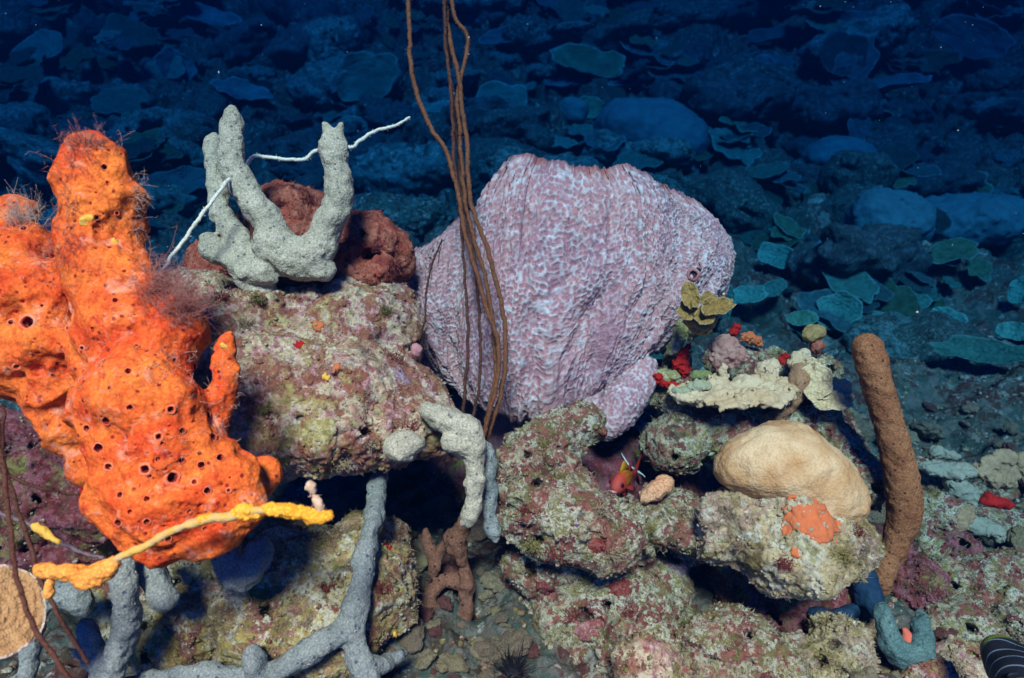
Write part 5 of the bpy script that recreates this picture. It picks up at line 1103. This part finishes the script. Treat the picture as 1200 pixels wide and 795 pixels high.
# unnamed small plates, dim, between the lumps
pp = []
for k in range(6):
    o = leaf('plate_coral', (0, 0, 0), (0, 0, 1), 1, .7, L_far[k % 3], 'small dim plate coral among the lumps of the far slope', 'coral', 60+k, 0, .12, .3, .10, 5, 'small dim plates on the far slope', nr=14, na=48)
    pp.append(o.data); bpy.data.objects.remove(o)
for i in range(120):
    px = rr.uniform(-60, 1270); py = rr.choice([rr.uniform(-20, 250), rr.uniform(-20, 440)])
    if px < 430 and py > 330: continue
    P, d = at_ground(px, py)
    if P[1] < 2.1: continue
    r = S(rr.choice([8, 11, 14, 18, 24, 32])*rr.uniform(.8, 1.2), d); n = Vector(face(px, py, d, rr.uniform(.3, .75), rr.uniform(-.4, .4)))
    o = link('plate_coral', pp[rr.randrange(6)], P+np.array([0, -r*.5, r*.45])); o.scale = (r, r, r*.8)
    o.rotation_euler = (n.to_track_quat('Z', 'Y') @ __import__('mathutils').Quaternion((0, 0, 1), rr.uniform(0, 6.3))).to_euler()
    tag(o, 'small dim plate coral among the lumps of the far slope', 'coral', 'small dim plates on the far slope')
# tiered plate colonies growing out of the slope
for i in range(44):
    px = rr.uniform(-40, 1250); py = rr.uniform(-10, 400)
    if (px < 430 and py > 300) or (470 < px < 870 and py > 200): continue
    P, d = at_ground(px, py)
    if P[1] < 2.3: continue
    r = S(rr.uniform(20, 46), d); root = empty('tiered_plate_coral', P, 'dim coral of stacked plates growing out of the far slope', 'coral', 'tiered plate corals on the far slope')
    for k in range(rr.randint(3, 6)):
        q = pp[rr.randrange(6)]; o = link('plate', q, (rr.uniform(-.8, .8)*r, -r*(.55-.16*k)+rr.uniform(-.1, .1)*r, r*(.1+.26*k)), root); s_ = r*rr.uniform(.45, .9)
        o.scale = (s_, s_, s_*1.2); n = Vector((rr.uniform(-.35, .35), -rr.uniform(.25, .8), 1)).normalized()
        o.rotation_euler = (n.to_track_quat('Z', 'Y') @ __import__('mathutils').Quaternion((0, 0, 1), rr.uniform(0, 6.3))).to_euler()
# rubble over the nearer floor
rub = []
for k in range(6):
    s = SDF(.3); rg = random.Random(k+90); s.ball((0, 0, 0), .7, (1, 1, .7))
    for q in range(5): s.ball((rg.uniform(-.6, .6), rg.uniform(-.6, .6), rg.uniform(-.2, .4)), rg.uniform(.25, .5))
    s.noise(.16, 1.7, 4, k); s.cells(.25, 2.4, k); s.noise(.08, 6, 3, k+3, .6); V, F = s.mesh(.055); rub.append(mesh_np('rubble', V, F, True, [[M_mid, M_boulder, M_maroon, M_mid, M_ledge, M_low][k]]))
for i in range(330):
    px = rr.choice([rr.uniform(440, 620), rr.uniform(380, 800), rr.uniform(880, 1260), rr.uniform(960, 1260)]); py = rr.uniform(480, 830)
    P, d = at_ground(px, py)
    r = S(rr.choice([5, 7, 10, 14, 20])*rr.uniform(.8, 1.2), d)
    o = link('reef_rubble', rub[rr.randrange(6)], P+np.array([0, 0, r*.2])); o.scale = (r*1.2, r, r*rr.uniform(.6, 1)); o.rotation_euler = (rr.uniform(-.5, .5), rr.uniform(-.5, .5), rr.uniform(0, 6.3))
    tag(o, 'crusted rubble piece on the near reef floor', 'rock', 'rubble on the near reef floor')
# turf over the floor
rng = np.random.default_rng(77); sel = np.where((GV[GF[:, 0], 1] < 2.6) & (GV[GF[:, 0], 1] > .8))[0]
P, N = sample_surface(GV, GF[sel], 14000, rng); keep = noise3(P*9, 3) > -.05
v, f = crumbs(P[keep], N[keep], rng, .006); build('floor_growth', v, f, M_crumb, base=(0, 0, 0), kind='stuff', smooth=False, label='crusty growth over the near reef floor', cat='growth')

# tufts of bushy algae rooted on the rocks
def tuft(src, px, py, rpx, m, label, grp, seed, n=150, L=.011):
    V, F = MESHES[src]; bv = BV.get(src) or bvh_of(V, F); BV[src] = bv; h, nn = first_hit(bv, px, py)
    if h is None: return
    rg = np.random.default_rng(seed); r = S(rpx, (h-CAM)@FW); P = h+rg.normal(0, r*.4, (n, 3))*np.array([1, .6, .6]); Dn = nn+np.array([0, -.2, .5])+rg.normal(0, .5, (n, 3)); Dn /= np.linalg.norm(Dn, axis=1)[:, None]
    Ln = (L*(.4+.8*rg.random(n)))[:, None, None]; tt = np.linspace(0, 1, 5)[None, :, None]; cu = rg.normal(0, .5, (n, 1, 3))
    pa = P[:, None]-Dn[:, None]*.005+Dn[:, None]*Ln*tt+cu*Ln*tt*tt*.7
    v, f = tubes(pa, (.0009*(1-.5*tt[..., 0]))*np.ones((n, 1)), 3)
    build('algae_tuft', v, f, m, base=h, label=label, cat='algae', group=grp)
TM = [plain('tuft_wine', (.28, .06, .06), (.20, .05, .045), 3, 30), plain('tuft_olive', (.28, .24, .09), (.20, .18, .06), 4, 30), plain('tuft_tan', (.40, .33, .22), (.30, .22, .14), 5, 30)]
red_n = red.name
TL = [(le, 'overhanging rock', [(300, 350), (285, 380), (262, 350), (450, 365), (430, 520), (480, 500), (330, 540), (400, 545), (460, 420), (310, 480)]), (red_n, 'red algae knob', [(330, 240), (360, 235), (410, 285), (440, 290), (460, 310), (400, 300), (265, 320)]), (mo, 'knobbly mound', [(640, 520), (600, 560), (620, 600), (660, 560), (700, 600), (650, 650), (690, 680), (720, 650), (740, 720), (760, 620), (800, 600), (670, 720), (625, 640)]), (bo, 'pale crusted boulder', [(870, 640), (920, 660), (985, 650), (850, 600), (1005, 625)]), (lowA.name, 'yellow green rock', [(340, 650), (380, 690), (420, 700), (360, 730), (450, 690), (300, 700), (410, 660)])]
CN = ['wine red', 'olive', 'tan']
for src, nm, pts in TL:
    for i, (px, py) in enumerate(pts):
        k = 0 if src == red_n else (i*7+len(nm)) % 3
        tuft(src, px, py, 10+3*(i % 3), TM[k], 'small %s algae tuft on the %s' % (CN[k], nm), '%s algae tufts on the %s' % (CN[k], nm), i+len(nm)*10)

# specks drifting in the water
rng = np.random.default_rng(5); k = 170
Pm = np.array([at(rng.uniform(0, 1200), rng.uniform(0, 420), rng.uniform(.9, 2.6)) for _ in range(k)])
Pm = Pm[(Pm[:, 2] > ground_z(Pm[:, 0], Pm[:, 1])+.25)]
v, f = crumbs(Pm, np.tile([0, 0, 1.], (len(Pm), 1)), rng, .0011)
build('drifting_specks', v, f, plain('speck', (.5, .5, .45), (.4, .4, .36), 3), base=(0, 1.5, 1), kind='stuff', label='pale specks drifting in the water', cat='plankton')

# ------------------------------------------------------------------ the water itself
zs = [ (o.matrix_world@Vector(c)).z for o in COL.objects if o.type == 'MESH' for c in o.bound_box]
bpy.context.view_layer.update()
hi = max((o.matrix_world@Vector(c)).z for o in COL.objects if o.type == 'MESH' for c in o.bound_box)
lo = min((o.matrix_world@Vector(c)).z for o in COL.objects if o.type == 'MESH' for c in o.bound_box)
x0, x1, y0, y1, z0, z1 = -17, 17, -.4, GV[:, 1].max()+.3, lo-1, hi+.08
V = np.array([(x, y, z) for x in (x0, x1) for y in (y0, y1) for z in (z0, z1)], float)
F = np.array([(0, 1, 3, 2), (4, 6, 7, 5), (0, 4, 5, 1), (2, 3, 7, 6), (0, 2, 6, 4), (1, 5, 7, 3)])
hm = bpy.data.materials.new('sea_water_haze'); hm.use_nodes = True; t = hm.node_tree; t.nodes.clear()
pv = t.nodes.new('ShaderNodeVolumePrincipled'); ho = t.nodes.new('ShaderNodeOutputMaterial'); t.links.new(pv.outputs[0], ho.inputs['Volume'])
pv.inputs['Density'].default_value = 1.0; pv.inputs['Anisotropy'].default_value = .2
pv.inputs['Color'].default_value = (*WATER_SCATTER, 1)
pv.inputs['Absorption Color'].default_value = (*[(1-(e-s)/(1-s))**2 for e, s in zip(WATER_LOSS, WATER_SCATTER)], 1)
build('haze', V, F, hm, base=(0, 0, 0), kind='stuff', smooth=False, label='clear blue sea water fading the far slope', cat='water')
for o in COL.objects:
    for k in ('_b', '_n'):
        if k in o: del o[k]
